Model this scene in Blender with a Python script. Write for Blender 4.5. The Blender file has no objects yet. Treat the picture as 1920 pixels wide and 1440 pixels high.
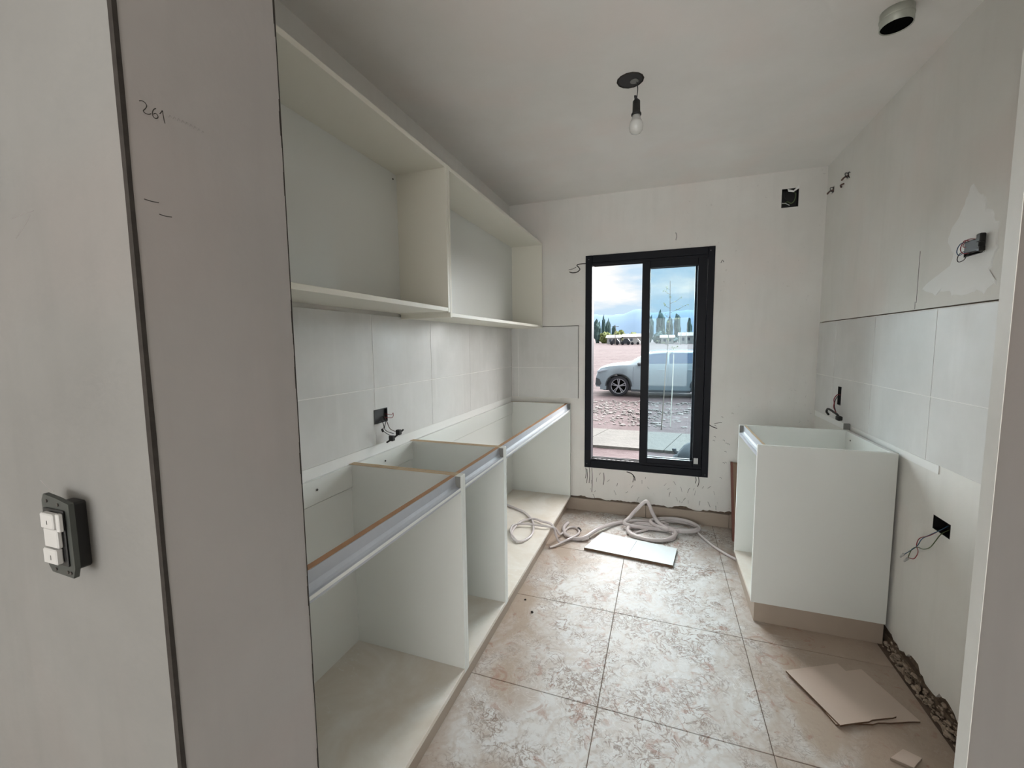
import bpy, bmesh, math, random
from mathutils import Vector, Matrix, noise
random.seed(7)
S = bpy.context.scene
COL = S.collection
R = math.radians

# ------------------------------------------------------------ camera
cam = bpy.data.cameras.new('camera')
cam.sensor_width = 36; cam.lens = 793.64/1920*36; cam.clip_start = .02; cam.clip_end = 3000
camo = bpy.data.objects.new('camera', cam); COL.objects.link(camo)
rot = Matrix(((0.94236107, -0.02187624, 0.33388177), (0.33444038, 0.09217791, -0.93789811), (-0.01025884, 0.99550222, 0.09418117)))
camo.matrix_world = Matrix.Translation((0, 0, 1.377)) @ rot.to_4x4()
S.camera = camo

# ------------------------------------------------------------ view, world, light
S.view_settings.view_transform = 'Standard'; S.view_settings.look = 'None'
S.view_settings.gamma = 1; S.view_settings.exposure = 0.34
S.view_settings.use_curve_mapping = False
W = bpy.data.worlds.new('sky'); S.world = W; W.use_nodes = True
nt = W.node_tree; nt.nodes.clear()
def N(nt, t, **k):
    n = nt.nodes.new(t)
    for a, b in k.items():
        if a in n.inputs: n.inputs[a].default_value = b
        else: setattr(n, a, b)
    return n
tc = N(nt, 'ShaderNodeTexCoord')
sep = N(nt, 'ShaderNodeSeparateXYZ'); nt.links.new(tc.outputs['Generated'], sep.inputs[0])
mp = N(nt, 'ShaderNodeMapping'); mp.inputs['Scale'].default_value = (1, 1, 3.2); nt.links.new(tc.outputs['Generated'], mp.inputs[0])
nz = N(nt, 'ShaderNodeTexNoise', Scale=5.5, Detail=7.0, Roughness=.55); nt.links.new(mp.outputs[0], nz.inputs['Vector'])
cr = N(nt, 'ShaderNodeValToRGB'); cr.color_ramp.elements[0].position = .40; cr.color_ramp.elements[1].position = .60
cr.color_ramp.elements[0].color = (.58, .74, .88, 1); cr.color_ramp.elements[1].color = (1.0, .97, .93, 1)
nt.links.new(nz.outputs[0], cr.inputs[0])
bg = N(nt, 'ShaderNodeBackground', Strength=.86); nt.links.new(cr.outputs[0], bg.inputs[0])
wo = N(nt, 'ShaderNodeOutputWorld'); nt.links.new(bg.outputs[0], wo.inputs[0])

# bright veiled sun high on the window side
sl = bpy.data.lights.new('veiled_sun', 'SUN'); sl.energy = 38; sl.angle = R(128); sl.color = (1, .985, .965)
so = bpy.data.objects.new('veiled_sun', sl); COL.objects.link(so)
so.rotation_euler = Vector((-0.30, -0.84, -0.46)).to_track_quat('-Z', 'Y').to_euler()
# added fill lamp for unseen hall daylight, tilted up to lift the ceiling
al = bpy.data.lights.new('hall_daylight_fill', 'AREA'); al.shape = 'RECTANGLE'; al.size = 3.6; al.size_y = 2.1; al.energy = 108; al.color = (1, .98, .95)
ao = bpy.data.objects.new('hall_daylight_fill', al); COL.objects.link(ao); ao.location = (-.4, -3.75, 1.2)
ao.rotation_euler = (R(132), 0, 0)
# portal in the kitchen window opening (guides sampling of the sky only)
pl = bpy.data.lights.new('window_portal', 'AREA'); pl.shape = 'RECTANGLE'; pl.size = .9; pl.size_y = 1.68; pl.cycles.is_portal = True
po = bpy.data.objects.new('window_portal', pl); COL.objects.link(po); po.location = (-.12, 3.62, 1.21); po.rotation_euler = (R(-90), 0, 0)

# ------------------------------------------------------------ materials
class NB:
    def __init__(s, name, rough=.6, spec=.5):
        s.m = bpy.data.materials.new(name); s.m.use_nodes = True; s.nt = s.m.node_tree
        s.b = s.nt.nodes['Principled BSDF']; s.b.inputs['Roughness'].default_value = rough
        s.b.inputs['Specular IOR Level'].default_value = spec
        s.pos = s.nt.nodes.new('ShaderNodeNewGeometry').outputs['Position']
    def L(s, a, b): s.nt.links.new(a, b)
    def map(s, sc=(1, 1, 1), loc=(0, 0, 0), rot=(0, 0, 0)):
        n = s.nt.nodes.new('ShaderNodeMapping'); n.inputs['Scale'].default_value = sc; n.inputs['Location'].default_value = loc
        n.inputs['Rotation'].default_value = rot; s.L(s.pos, n.inputs[0]); return n.outputs[0]
    def noise(s, scale, detail=4, rough=.55, vec=None, dist=0):
        n = s.nt.nodes.new('ShaderNodeTexNoise'); n.inputs['Scale'].default_value = scale; n.inputs['Detail'].default_value = detail
        n.inputs['Roughness'].default_value = rough; n.inputs['Distortion'].default_value = dist
        s.L(vec or s.pos, n.inputs['Vector']); return n.outputs[0]
    def wave(s, scale, dist, dscale=1.0, vec=None, detail=2):
        n = s.nt.nodes.new('ShaderNodeTexWave'); n.inputs['Scale'].default_value = scale; n.inputs['Distortion'].default_value = dist
        n.inputs['Detail Scale'].default_value = dscale; n.inputs['Detail'].default_value = detail; s.L(vec or s.pos, n.inputs['Vector']); return n.outputs['Fac']
    def ramp(s, f, stops):
        n = s.nt.nodes.new('ShaderNodeValToRGB'); e = n.color_ramp.elements
        while len(e) < len(stops): e.new(.5)
        for i, (p, c) in enumerate(stops):
            e[i].position = p
            e[i].color = (c, c, c, 1) if isinstance(c, (int, float)) else (*c, 1)
        s.L(f, n.inputs[0]); return n.outputs[0]
    def math(s, op, a, b=0, c=None):
        n = s.nt.nodes.new('ShaderNodeMath'); n.operation = op
        for i, v in enumerate((a, b, c)):
            if v is None: continue
            if isinstance(v, (int, float)): n.inputs[i].default_value = v
            else: s.L(v, n.inputs[i])
        return n.outputs[0]
    def mix(s, f, a, b):
        n = s.nt.nodes.new('ShaderNodeMix'); n.data_type = 'RGBA'
        for i, v in ((0, f), (6, a), (7, b)):
            if isinstance(v, (int, float)): n.inputs[i].default_value = v
            elif isinstance(v, tuple): n.inputs[i].default_value = (*v, 1)
            else: s.L(v, n.inputs[i])
        return n.outputs[2]
    def xyz(s):
        n = s.nt.nodes.new('ShaderNodeSeparateXYZ'); s.L(s.pos, n.inputs[0]); return n.outputs
    def color(s, c):
        if isinstance(c, tuple): s.b.inputs['Base Color'].default_value = (*c, 1)
        else: s.L(c, s.b.inputs['Base Color'])
    def rough(s, c): s.L(c, s.b.inputs['Roughness'])
    def bump(s, h, st=.2, d=.002):
        n = s.nt.nodes.new('ShaderNodeBump'); n.inputs['Strength'].default_value = st; n.inputs['Distance'].default_value = d
        s.L(h, n.inputs['Height']); s.L(n.outputs[0], s.b.inputs['Normal'])

def flat(name, c, rough=.5, spec=.5, metal=0, var=.06, sc=30):
    n = NB(name, rough, spec); n.b.inputs['Metallic'].default_value = metal
    f = n.noise(sc, 3)
    n.color(n.mix(f, tuple(x*(1-var) for x in c), tuple(min(1, x*(1+var)) for x in c)))
    return n.m

def plaster(name, lo, hi, spots=.0, pink=True, streak=True):
    n = NB(name, .85, .25)
    f = n.noise(1.7, 5, .6)
    c = n.mix(n.ramp(f, [(.3, 0.), (.7, 1.)]), lo, hi)
    if pink: c = n.mix(n.math('MULTIPLY', n.ramp(n.noise(2.6, 2, .5, n.map(loc=(5, 2, 1))), [(.5, 0.), (.68, 1.)]), .35), c, (hi[0]*1.0, hi[1]*.90, hi[2]*.88))
    if streak:
        v = n.noise(6, 5, .6, n.map(sc=(3, 3, .35)))
        c = n.mix(n.math('MULTIPLY', n.ramp(v, [(.5, 0.), (.7, 1.)]), .13), c, tuple(x*.82 for x in lo))
    if spots:
        p = n.ramp(n.noise(38, 4, .65), [(.66, 0.), (.72, 1.)])
        q = n.ramp(n.noise(2.2, 2, .5, n.map(loc=(1, 7, 3))), [(.42, 0.), (.6, 1.)])
        c = n.mix(n.math('MULTIPLY', n.math('MULTIPLY', p, q), spots), c, (.2, .17, .15))
    n.color(c)
    n.bump(n.math('ADD', n.noise(5, 4), n.math('MULTIPLY', n.noise(60, 3), .25)), .25, .006)
    return n.m

M = {}
M['plaster'] = plaster('plaster', (.74, .725, .68), (.82, .81, .775))
M['plaster_grey_dimmed'] = plaster('dimmed_grey_plaster', (.205, .203, .194), (.25, .248, .238), streak=True)  # plaster colour darkened to offset the strong hall lamp on this face
M['plaster_back'] = plaster('plaster_back', (.74, .72, .68), (.82, .805, .77), spots=.35)
M['ceiling'] = plaster('ceiling_plaster', (.82, .80, .765), (.90, .88, .85), streak=False)
M['jamb'] = plaster('jamb_plaster', (.345, .328, .315), (.40, .382, .368))  # plaster colour darkened for grazing light and the strong hall lamp
M['patch'] = plaster('white_filler', (.84, .84, .82), (.88, .88, .86), pink=False, streak=False)
M['mortar'] = flat('raw_mortar', (.16, .12, .09), .95, .1, var=.5, sc=60)
M['bead'] = flat('corner_bead', (.045, .040, .036), .9, .15, var=.4, sc=50)
M['lit_bead'] = flat('lit_edge', (.72, .72, .69), .6)  # pale tone stands for window light caught along the rounded edge

# wall tile
n = NB('wall_tile', .34, .5)
c = n.mix(n.ramp(n.noise(3.1, 5, .6), [(.3, 0.), (.7, 1.)]), (.64, .635, .615), (.74, .735, .72))
v = n.noise(5, 4, .6, n.map(sc=(2.5, 2.5, .3)))
c = n.mix(n.math('MULTIPLY', n.ramp(v, [(.52, 0.), (.72, 1.)]), .45), c, (.78, .775, .76))
n.color(c); n.rough(n.ramp(n.noise(4, 4), [(.3, .3), (.7, .6)])); n.bump(n.noise(3, 3), .1, .004); M['tile'] = n.m
M['grout'] = flat('white_grout', (.88, .87, .85), .9, .2)

# melamine boards
def melamine(name, c, rough=.42):
    n = NB(name, rough, .4); f = n.noise(2.4, 3)
    n.color(n.mix(f, tuple(x*.97 for x in c), c)); return n.m
M['mel'] = melamine('white_melamine', (.76, .775, .745))
M['mel_warm'] = melamine('cream_melamine', (.82, .80, .71))
# dusty bottom boards
n = NB('dusty_melamine', .6, .3)
d = n.ramp(n.noise(3.5, 5, .62, dist=.6), [(.35, 0.), (.62, 1.)])
c = n.mix(d, (.78, .75, .70), (.68, .62, .54))
s1 = n.ramp(n.noise(22, 3, .6, n.map(sc=(1, 3.5, 1), rot=(0, 0, .5)), 1.2), [(.60, 0.), (.64, 1.)])
s2 = n.ramp(n.noise(3, 2, .5, n.map(loc=(3, 1, 0))), [(.55, 0.), (.63, 1.)])
c = n.mix(n.math('MULTIPLY', n.math('MULTIPLY', s1, s2), .6), c, (.78, .76, .72)); n.color(c); M['dusty'] = n.m
M['mdf'] = flat('raw_board_edge', (.42, .24, .14), .8, .2, var=.15, sc=40)
M['mdf_light'] = flat('raw_chipboard_edge', (.52, .40, .27), .8, .2, var=.2, sc=60)
M['alu'] = flat('aluminium_profile', (.46, .48, .52), .55, .4, .1)
M['alu_cap'] = flat('grey_end_cap', (.22, .22, .21), .6)
M['black'] = flat('black_plastic', (.012, .012, .012), .5)
M['rack'] = flat('dark_frame_plastic', (.045, .05, .045), .6)
M['void'] = flat('dark_void', (.006, .006, .006), 1, 0)
M['frame'] = flat('black_window_frame', (.003, .004, .008), .45, .2)
M['gasket'] = flat('dusty_track', (.10, .10, .11), .7)
M['screw'] = flat('dark_screw', (.05, .045, .04), .5)
M['white_pl'] = flat('white_plastic', (.50, .50, .49), .4)
M['pencil'] = flat('pencil_mark', (.05, .048, .045), .9, .1)
M['pencil_faint'] = flat('faint_pencil', (.30, .29, .28), .9, .1)
M['w_red'] = flat('red_wire', (.25, .02, .03), .5); M['w_blue'] = flat('blue_wire', (.03, .10, .18), .5)
M['w_blk'] = flat('black_wire', (.02, .02, .022), .5); M['w_grn'] = flat('green_wire', (.08, .12, .05), .5)
M['w_brn'] = flat('brown_wire', (.10, .05, .04), .5)
M['galv'] = flat('galvanised_sheet', (.50, .52, .46), .45, .5, .3, var=.2, sc=25)
M['bulb'] = flat('opal_bulb', (.62, .62, .59), .25, .5)
M['bulb_base'] = flat('bulb_collar', (.42, .42, .40), .4)
M['card'] = flat('plain_board', (.60, .50, .43), .8, .2, var=.06, sc=6)
M['card_edge'] = flat('board_dark_edge', (.14, .09, .06), .9, .1)
M['offcut'] = flat('pale_offcut_face', (.74, .80, .82), .4, .5, var=.05, sc=25)
M['rubble'] = flat('rubble', (.36, .29, .23), .95, .1, var=.55, sc=35)
M['plinth'] = flat('beige_plinth', (.40, .33, .27), .6, .4, var=.07, sc=8)
M['cardboard_brown'] = flat('brown_board', (.30, .21, .15), .8, .2, var=.2, sc=10)
M['cardboard_red'] = flat('reddish_board_edge', (.22, .10, .08), .8, .2)
n = NB('clear_hose', .25, .5); n.color((.78, .72, .72)); n.b.inputs['Transmission Weight'].default_value = .25
M['hose'] = n.m
n = NB('window_glass'); nt = n.nt; nt.nodes.remove(n.b)
tr = N(nt, 'ShaderNodeBsdfTransparent'); tr.inputs[0].default_value = (.90, .955, .975, 1)
gl = N(nt, 'ShaderNodeBsdfGlossy'); gl.inputs['Roughness'].default_value = .02
fr = N(nt, 'ShaderNodeFresnel'); fr.inputs[0].default_value = 1.25
mx = N(nt, 'ShaderNodeMixShader'); n.L(fr.outputs[0], mx.inputs[0]); n.L(tr.outputs[0], mx.inputs[1]); n.L(gl.outputs[0], mx.inputs[2])
n.L(mx.outputs[0], nt.nodes['Material Output'].inputs[0]); M['glass'] = n.m

# floor tile: beige porcelain under plaster dust, smears and scuffs
n = NB('floor_tile', .45, .45)
base = n.mix(n.noise(1.6, 4), (.40, .315, .25), (.47, .385, .315))
X, Y, Z = n.xyz()
ax = n.math('ABSOLUTE', n.math('ADD', X, .07))
aisle = n.math('SUBTRACT', .98, n.math('MULTIPLY', ax, 1.32))
cl = n.noise(2.6, 6, .62, dist=.8)
amt = n.ramp(n.math('ADD', n.math('MULTIPLY', aisle, .62), n.math('MULTIPLY', n.math('SUBTRACT', cl, .5), 1.3)), [(.05, 0.), (.36, 1.)])
fine = n.ramp(n.noise(26, 6, .7, dist=1.0), [(.36, .62), (.52, 1.)])
dust = n.math('MULTIPLY', n.math('MULTIPLY', amt, fine), .95)
smear = n.wave(4.2, 9, 1.6, n.map(rot=(0, 0, .6)), 3)
dust = n.math('MULTIPLY', dust, n.ramp(smear, [(.0, .72), (.30, 1.)]))
c = n.mix(dust, base, n.mix(n.noise(3, 2), (.68, .665, .64), (.70, .72, .73)))
def squig(scale, w, dist, loc, m_sc, m_lo, m_hi):
    a = n.noise(scale, 3, .55, n.map(loc=loc), dist)
    l = n.math('ABSOLUTE', n.math('SUBTRACT', a, .5))
    l = n.ramp(l, [(0, 1.), (w, 0.)])
    m = n.ramp(n.noise(m_sc, 3, .6, n.map(loc=(loc[1], loc[0], 1))), [(m_lo, 0.), (m_hi, 1.)])
    return n.math('MULTIPLY', l, m)
q1 = squig(15, .045, 1.5, (3, 1, 0), 5.5, .46, .56)
q2 = squig(36, .060, .9, (1, 9, 0), 6.0, .48, .57)
q3 = squig(9, .020, 2.2, (8, 4, 0), 3.5, .46, .56)
dm = n.math('ADD', n.math('MULTIPLY', amt, .85), .12)
q1 = n.math('MULTIPLY', q1, dm); q2 = n.math('MULTIPLY', q2, dm); q3 = n.math('MULTIPLY', q3, dm)
c = n.mix(n.math('MULTIPLY', q1, .92), c, (.22, .14, .10))
c = n.mix(n.math('MULTIPLY', q2, .88), c, (.20, .135, .10))
c = n.mix(n.math('MULTIPLY', q3, .7), c, (.84, .83, .81))
rd = n.ramp(n.noise(11, 5, .65, n.map(loc=(2, 2, 5)), 1), [(.58, 0.), (.66, 1.)])
c = n.mix(n.math('MULTIPLY', rd, .5), c, (.34, .16, .10))
n.color(c); n.rough(n.mix(dust, (.34, .34, .34), (.62, .62, .62)))
n.bump(n.math('ADD', n.math('MULTIPLY', dust, 1.), n.math('MULTIPLY', q1, -.6)), .35, .0015); M['floor'] = n.m
M['joint'] = flat('floor_joint', (.20, .15, .12), .95, .1, var=.2)

# outdoors
def ground(name, a, b, sc=1.2, stripes=0):
    n = NB(name, .95, .1); c = n.mix(n.ramp(n.noise(sc, 7, .7), [(.35, 0.), (.65, 1.)]), a, b)
    if stripes:
        st = n.ramp(n.noise(1.4, 6, .65, n.map(sc=(.12, 1.1, 1))), [(.42, 0.), (.58, 1.)])
        c = n.mix(n.math('MULTIPLY', st, stripes), c, tuple(x*1.7 for x in b))
    n.color(c); n.bump(n.noise(sc*6, 6, .7), .6, .05); return n.m
M['dirt'] = ground('red_dirt', (.030, .020, .021), (.056, .043, .045), 2.5, .25)
M['gravel'] = ground('gravel', (.04, .034, .032), (.068, .062, .060), 9)
M['slab'] = ground('concrete_slab', (.064, .063, .060), (.078, .076, .072), 2)
M['stone'] = flat('rubble_stone', (.115, .107, .105), .9, .1, var=.4, sc=3)
M['carpaint'] = flat('silver_white_paint', (.27, .33, .37), .45, .25)
M['carglass'] = flat('car_window', (.10, .15, .24), .08, .8)
M['rubber'] = flat('tyre_rubber', (.022, .022, .028), .8)
M['rim'] = flat('alloy_rim', (.30, .30, .33), .5, .3, 0)
M['dark_trim'] = flat('dark_trim', (.05, .06, .07), .6)
M['lamp'] = flat('headlamp_glass', (.40, .48, .55), .1, .8)
M['leaf'] = flat('sapling_leaves', (.16, .19, .08), .8, .2, var=.3)
M['bark'] = flat('thin_bark', (.16, .14, .12), .9)
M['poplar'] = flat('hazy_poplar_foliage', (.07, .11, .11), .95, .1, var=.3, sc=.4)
M['bush'] = flat('yellow_green_foliage', (.12, .14, .055), .95, .1, var=.35, sc=.4)
M['mount'] = flat('blue_hazy_mountain', (.085, .122, .17), 1, 0, var=.10, sc=.02)  # distance haze put into the base colour
M['hwall'] = flat('pale_house_wall', (.5, .5, .48), .9)
M['hroof'] = flat('grey_sheet_roof', (.055, .06, .07), .7)
M['hdark'] = flat('far_window', (.10, .12, .15), .4)
M['post'] = flat('pale_post', (.50, .50, .46), .9)
M['bag'] = flat('grey_plastic_sack', (.032, .038, .045), .85, .1, var=.2, sc=10)

# ------------------------------------------------------------ mesh helpers
def bm_(): return bmesh.new()
def box(bm, x0, x1, y0, y1, z0, z1, bev=0):
    vs = [bm.verts.new((x, y, z)) for x in (x0, x1) for y in (y0, y1) for z in (z0, z1)]
    fs = [bm.faces.new([vs[i] for i in q]) for q in ((0, 1, 3, 2), (4, 6, 7, 5), (0, 4, 5, 1), (2, 3, 7, 6), (0, 2, 6, 4), (1, 5, 7, 3))]
    if bev:
        es = list({e for f in fs for e in f.edges})
        bmesh.ops.bevel(bm, geom=es, offset=bev, segments=1, affect='EDGES')
    return bm
def prism(bm, pts, axis, a, b):
    """extrude a 2D outline between a and b along axis"""
    def p3(p, t):
        return {'x': (t, p[0], p[1]), 'y': (p[0], t, p[1]), 'z': (p[0], p[1], t)}[axis]
    A = [bm.verts.new(p3(p, a)) for p in pts]; B = [bm.verts.new(p3(p, b)) for p in pts]
    bm.faces.new(A); bm.faces.new(B[::-1]); k = len(pts)
    for i in range(k): bm.faces.new((A[i], B[i], B[(i+1) % k], A[(i+1) % k]))
    return bm
def smooth(pts, sub=6, closed=False):
    P = [Vector(p) for p in pts]; out = []; k = len(P)
    for i in range(k-1):
        p0, p1, p2, p3 = P[max(i-1, 0)], P[i], P[i+1], P[min(i+2, k-1)]
        for s in range(sub):
            t = s/sub
            out.append(.5*((2*p1)+(p2-p0)*t+(2*p0-5*p1+4*p2-p3)*t*t+(3*p1-p0-3*p2+p3)*t**3))
    out.append(P[-1]); return out
def tube(bm, pts, r, seg=6, sub=6, r1=None):
    P = smooth(pts, sub) if sub > 1 else [Vector(p) for p in pts]
    rings = []; up = Vector((0, 0, 1)); prev = None
    for i, p in enumerate(P):
        t = (P[min(i+1, len(P)-1)]-P[max(i-1, 0)])
        t = t.normalized() if t.length > 1e-9 else Vector((0, 0, 1))
        a = prev-t*prev.dot(t) if prev is not None else t.cross(up)
        if a.length < 1e-4: a = t.cross(Vector((1, 0, 0)))
        a.normalize(); prev = a; b = t.cross(a)
        rr = r if r1 is None else r+(r1-r)*i/(len(P)-1)
        rings.append([bm.verts.new(p+rr*(math.cos(2*math.pi*j/seg)*a+math.sin(2*math.pi*j/seg)*b)) for j in range(seg)])
    for A, B in zip(rings, rings[1:]):
        for j in range(seg): bm.faces.new((A[j], A[(j+1) % seg], B[(j+1) % seg], B[j]))
    bm.faces.new(rings[0][::-1]); bm.faces.new(rings[-1]); return bm
def lathe(bm, prof, c, seg=24, axis='z', cap=True):
    rings = []
    for r, h in prof:
        ring = []
        for j in range(seg):
            a = 2*math.pi*j/seg; u, v = r*math.cos(a), r*math.sin(a)
            p = {'z': (u, v, h), 'y': (u, h, v), 'x': (h, u, v)}[axis]
            ring.append(bm.verts.new(Vector(c)+Vector(p)))
        rings.append(ring)
    for A, B in zip(rings, rings[1:]):
        for j in range(seg): bm.faces.new((A[j], A[(j+1) % seg], B[(j+1) % seg], B[j]))
    if cap and prof[0][0] > 1e-5: bm.faces.new(rings[0][::-1])
    if cap and prof[-1][0] > 1e-5: bm.faces.new(rings[-1])
    return bm
def obj(name, bm, mat, parent=None, sm=False):
    me = bpy.data.meshes.new(name)
    bmesh.ops.remove_doubles(bm, verts=bm.verts, dist=1e-6)
    bmesh.ops.recalc_face_normals(bm, faces=bm.faces)
    o = bpy.data.objects.new(name, me); COL.objects.link(o)
    if parent is not None:
        w = Vector(parent.location); q = parent.parent
        while q is not None: w += q.location; q = q.parent
        for v in bm.verts: v.co -= w
        o.parent = parent
    bm.to_mesh(me); bm.free(); me.materials.append(M[mat] if isinstance(mat, str) else mat)
    if sm: me.polygons.foreach_set('use_smooth', [True]*len(me.polygons))
    return o
def tag(o, label, cat, group=None, kind=None):
    o['label'] = label; o['category'] = cat
    if group: o['group'] = group
    if kind: o['kind'] = kind
    return o
def thing(name, loc, label, cat, group=None):
    o = bpy.data.objects.new(name, None); COL.objects.link(o); o.location = loc; o.empty_display_size = .05
    return tag(o, label, cat, group)
def struct(name, bm, mat, label=None, cat=None, sm=False):
    o = obj(name, bm, mat, None, sm); o['kind'] = 'structure'
    o['label'] = label or name.replace('_', ' '); o['category'] = cat or name.split('_')[0]
    return o
def B(*a, bev=0): return box(bm_(), *a, bev=bev)
def slab(us, vs, holes, plane, a, b, ragged=None):
    """panel with rectangular holes. us/vs = extents; plane 'x' -> u=y,v=z ; 'y' -> u=x,v=z ; a,b = thickness range"""
    bm = bm_()
    U = sorted(set(list(us)+[h[0] for h in holes]+[h[1] for h in holes])); V = sorted(set(list(vs)+[h[2] for h in holes]+[h[3] for h in holes]))
    U = [u for u in U if us[0] <= u <= us[-1]]; V = [v for v in V if vs[0] <= v <= vs[-1]]
    for i in range(len(U)-1):
        for j in range(len(V)-1):
            cu, cv = (U[i]+U[i+1])/2, (V[j]+V[j+1])/2
            if any(h[0] < cu < h[1] and h[2] < cv < h[3] for h in holes): continue
            if plane == 'x': box(bm, a, b, U[i], U[i+1], V[j], V[j+1])
            else: box(bm, U[i], U[i+1], a, b, V[j], V[j+1])
    return bm
def ragged(bm, plane, a, b, u0, u1, ztop, zlo, zhi, n):
    """plaster strip whose lower edge is broken"""
    us = [u0+(u1-u0)*i/n for i in range(n+1)]
    zs = [zlo+(zhi-zlo)*max(0, min(1, .5+1.1*noise.noise(Vector((u*9, a*5, 0)))+.5*noise.noise(Vector((u*40, 2, 0))))) for u in us]
    pts = [(u, z) for u, z in zip(us, zs)]
    for i in range(n):
        prism(bm, [pts[i], pts[i+1], (us[i+1], ztop), (us[i], ztop)], plane, a, b)

# ------------------------------------------------------------ room shell
LX, RX, BY, H = -1.215, .99, 3.40, 2.509
# floor: bed plus individual tiles
fl = struct('floor', B(-2.7, 2.3, -3.9, 3.6, -.12, -.004), 'joint', 'beige floor tiles dusted with white plaster and brown scuffs', 'floor')
xs = [-.79-.585*i for i in (3, 2, 1)]+[-.79, -.205, .38, .952, 1.54, 2.13, 2.3]
ys = [-3.9, -3.3, -2.7, -2.1, -1.5, -.9, -.3, .3, .9, 1.505, 2.105, 2.705, 3.305, 3.4]
for i in range(len(xs)-1):
    for j in range(len(ys)-1):
        g = .0014
        x0, x1, y0, y1 = xs[i]+g, xs[i+1]-g, ys[j]+g, ys[j+1]-g
        if y0 > .4 and (x1 < -1.3 or x0 > .951): continue
        obj('floor_tile', B(x0, x1, y0, y1, -.012, 0, bev=.0012), 'floor', fl)
# ceiling with round openings for the lamp box (built as slab with a hole)
struct('ceiling', B(-2.7, 2.3, -3.9, 3.6, H, H+.15), 'ceiling', 'warm grey unpainted plaster ceiling', 'ceiling')
# left kitchen wall
wl = struct('wall_left', B(LX-.15, LX, .62, BY, 0, H), 'plaster', 'unpainted plaster wall behind the long left cabinets', 'wall')
# back wall with window opening and junction-box hole
wx0, wx1, wz0, wz1 = -.585, .338, .366, 2.057
hb = (.733, .831, 2.272, 2.393)
win = (wx0+.008, wx1-.008, wz0+.008, wz1-.008)
bmw = slab((-1.4, 1.2), (0, H), [win, hb], 'y', 3.412, 3.60)
wb = struct('wall_back', bmw, 'mortar', 'plastered end wall around the black sliding window', 'wall')
bmp = slab((LX, RX+.02), (.30, H), [win, hb], 'y', BY, 3.413)
ragged(bmp, 'y', BY, 3.413, LX, RX, .30, .100, .124, 150)
obj('plaster_coat', bmp, 'plaster_back', wb)
# right wall: plaster coat, dark groove above tiles, ragged foot
h1 = (1.862, 1.965, 1.662, 1.715); h2 = (1.908, 2.012, .658, .712); h3 = (2.945, 2.99, 1.0, 1.108)
h4 = (3.275, 3.32, 2.305, 2.345); h5 = (3.05, 3.085, 2.315, 2.345)
hs = [h1, h2, h3, h4, h5]
wr = struct('wall_right', slab((.62, 3.6), (0, H), hs, 'x', RX+.012, RX+.16), 'mortar', 'plastered right kitchen wall with bare foot and filler patch', 'wall')
bmp = slab((.62, BY), (.2, H), hs+[(1.3, 3.39, 1.4965, 1.5015)], 'x', RX, RX+.013)
ragged(bmp, 'x', RX, RX+.013, .62, BY, .2, .045, .085, 160)
obj('plaster_coat', bmp, 'plaster', wr)
# wall between hall and kitchen: stub left, stub right (opening full height)
PX0, PX1, PY0, PY1 = -2.7, -.66, .375, .622
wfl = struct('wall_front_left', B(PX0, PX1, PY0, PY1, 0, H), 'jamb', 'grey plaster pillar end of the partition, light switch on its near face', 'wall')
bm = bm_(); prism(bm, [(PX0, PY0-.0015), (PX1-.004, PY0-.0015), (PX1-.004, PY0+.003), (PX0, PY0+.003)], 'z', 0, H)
obj('near_face_plaster', bm, 'plaster_grey_dimmed', wfl)
bm = bm_()   # dark rough corner bead
k = 60
for i in range(k):
    z0, z1 = H*i/k, H*(i+1)/k
    w0 = .0035+.0018*noise.noise(Vector((3, 1, z0*6))); w1 = .0035+.0018*noise.noise(Vector((3, 1, z1*6)))
    vs = [bm.verts.new(p) for p in ((PX1-w0-.004, PY0-.0025, z0), (PX1+.0012, PY0-.0025, z0), (PX1+.0012, PY0+w0, z0), (PX1-w1-.004, PY0-.0025, z1), (PX1+.0012, PY0-.0025, z1), (PX1+.0012, PY0+w1, z1))]
    bm.faces.new((vs[0], vs[1], vs[4], vs[3])); bm.faces.new((vs[1], vs[2], vs[5], vs[4]))
o = obj('corner_bead', bm, 'bead', wfl); o['label'] = 'dark rough metal corner bead'
bm = bm_()   # broken plaster edge along the cabinet side
for i in range(120):
    z0, z1 = H*i/120, H*(i+1)/120
    w = .0012+.0045*max(0, noise.noise(Vector((9, 1, z0*11))))
    box(bm, PX1-.004, PX1+.0006, PY1-w, PY1+.0006, z0, z1)
o = obj('broken_edge', bm, 'bead', wfl); o['label'] = 'chipped dark plaster edge'
# right stub
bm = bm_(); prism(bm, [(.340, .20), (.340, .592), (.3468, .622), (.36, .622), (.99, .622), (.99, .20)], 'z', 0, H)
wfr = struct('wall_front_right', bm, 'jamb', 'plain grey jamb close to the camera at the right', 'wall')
bm = bm_(); prism(bm, [(.3393, .5905), (.3462, .6225), (.352, .6225), (.345, .5905)], 'z', 0, H)
o = obj('edge_bead', bm, 'lit_bead', wfr); o['label'] = 'rounded corner bead with window light in its pale tone'
# the hall around the camera
struct('wall_hall_left', B(-2.85, -2.7, -3.9, .62, 0, H), 'plaster', 'hall side wall outside the frame', 'wall')
struct('wall_hall_right', B(2.3, 2.45, -3.9, .62, 0, H), 'plaster', 'hall right wall outside the frame', 'wall')
struct('wall_hall_front', B(.99, 2.3, .2, .62, 0, H), 'plaster', 'hall end of the partition outside the frame', 'wall')
struct('wall_rear', slab((-2.7, 2.3), (0, H), [(-2.2, 1.4, .1, 2.3)], 'y', -4.05, -3.9), 'plaster', 'rear hall wall with the patio opening', 'wall')
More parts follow.
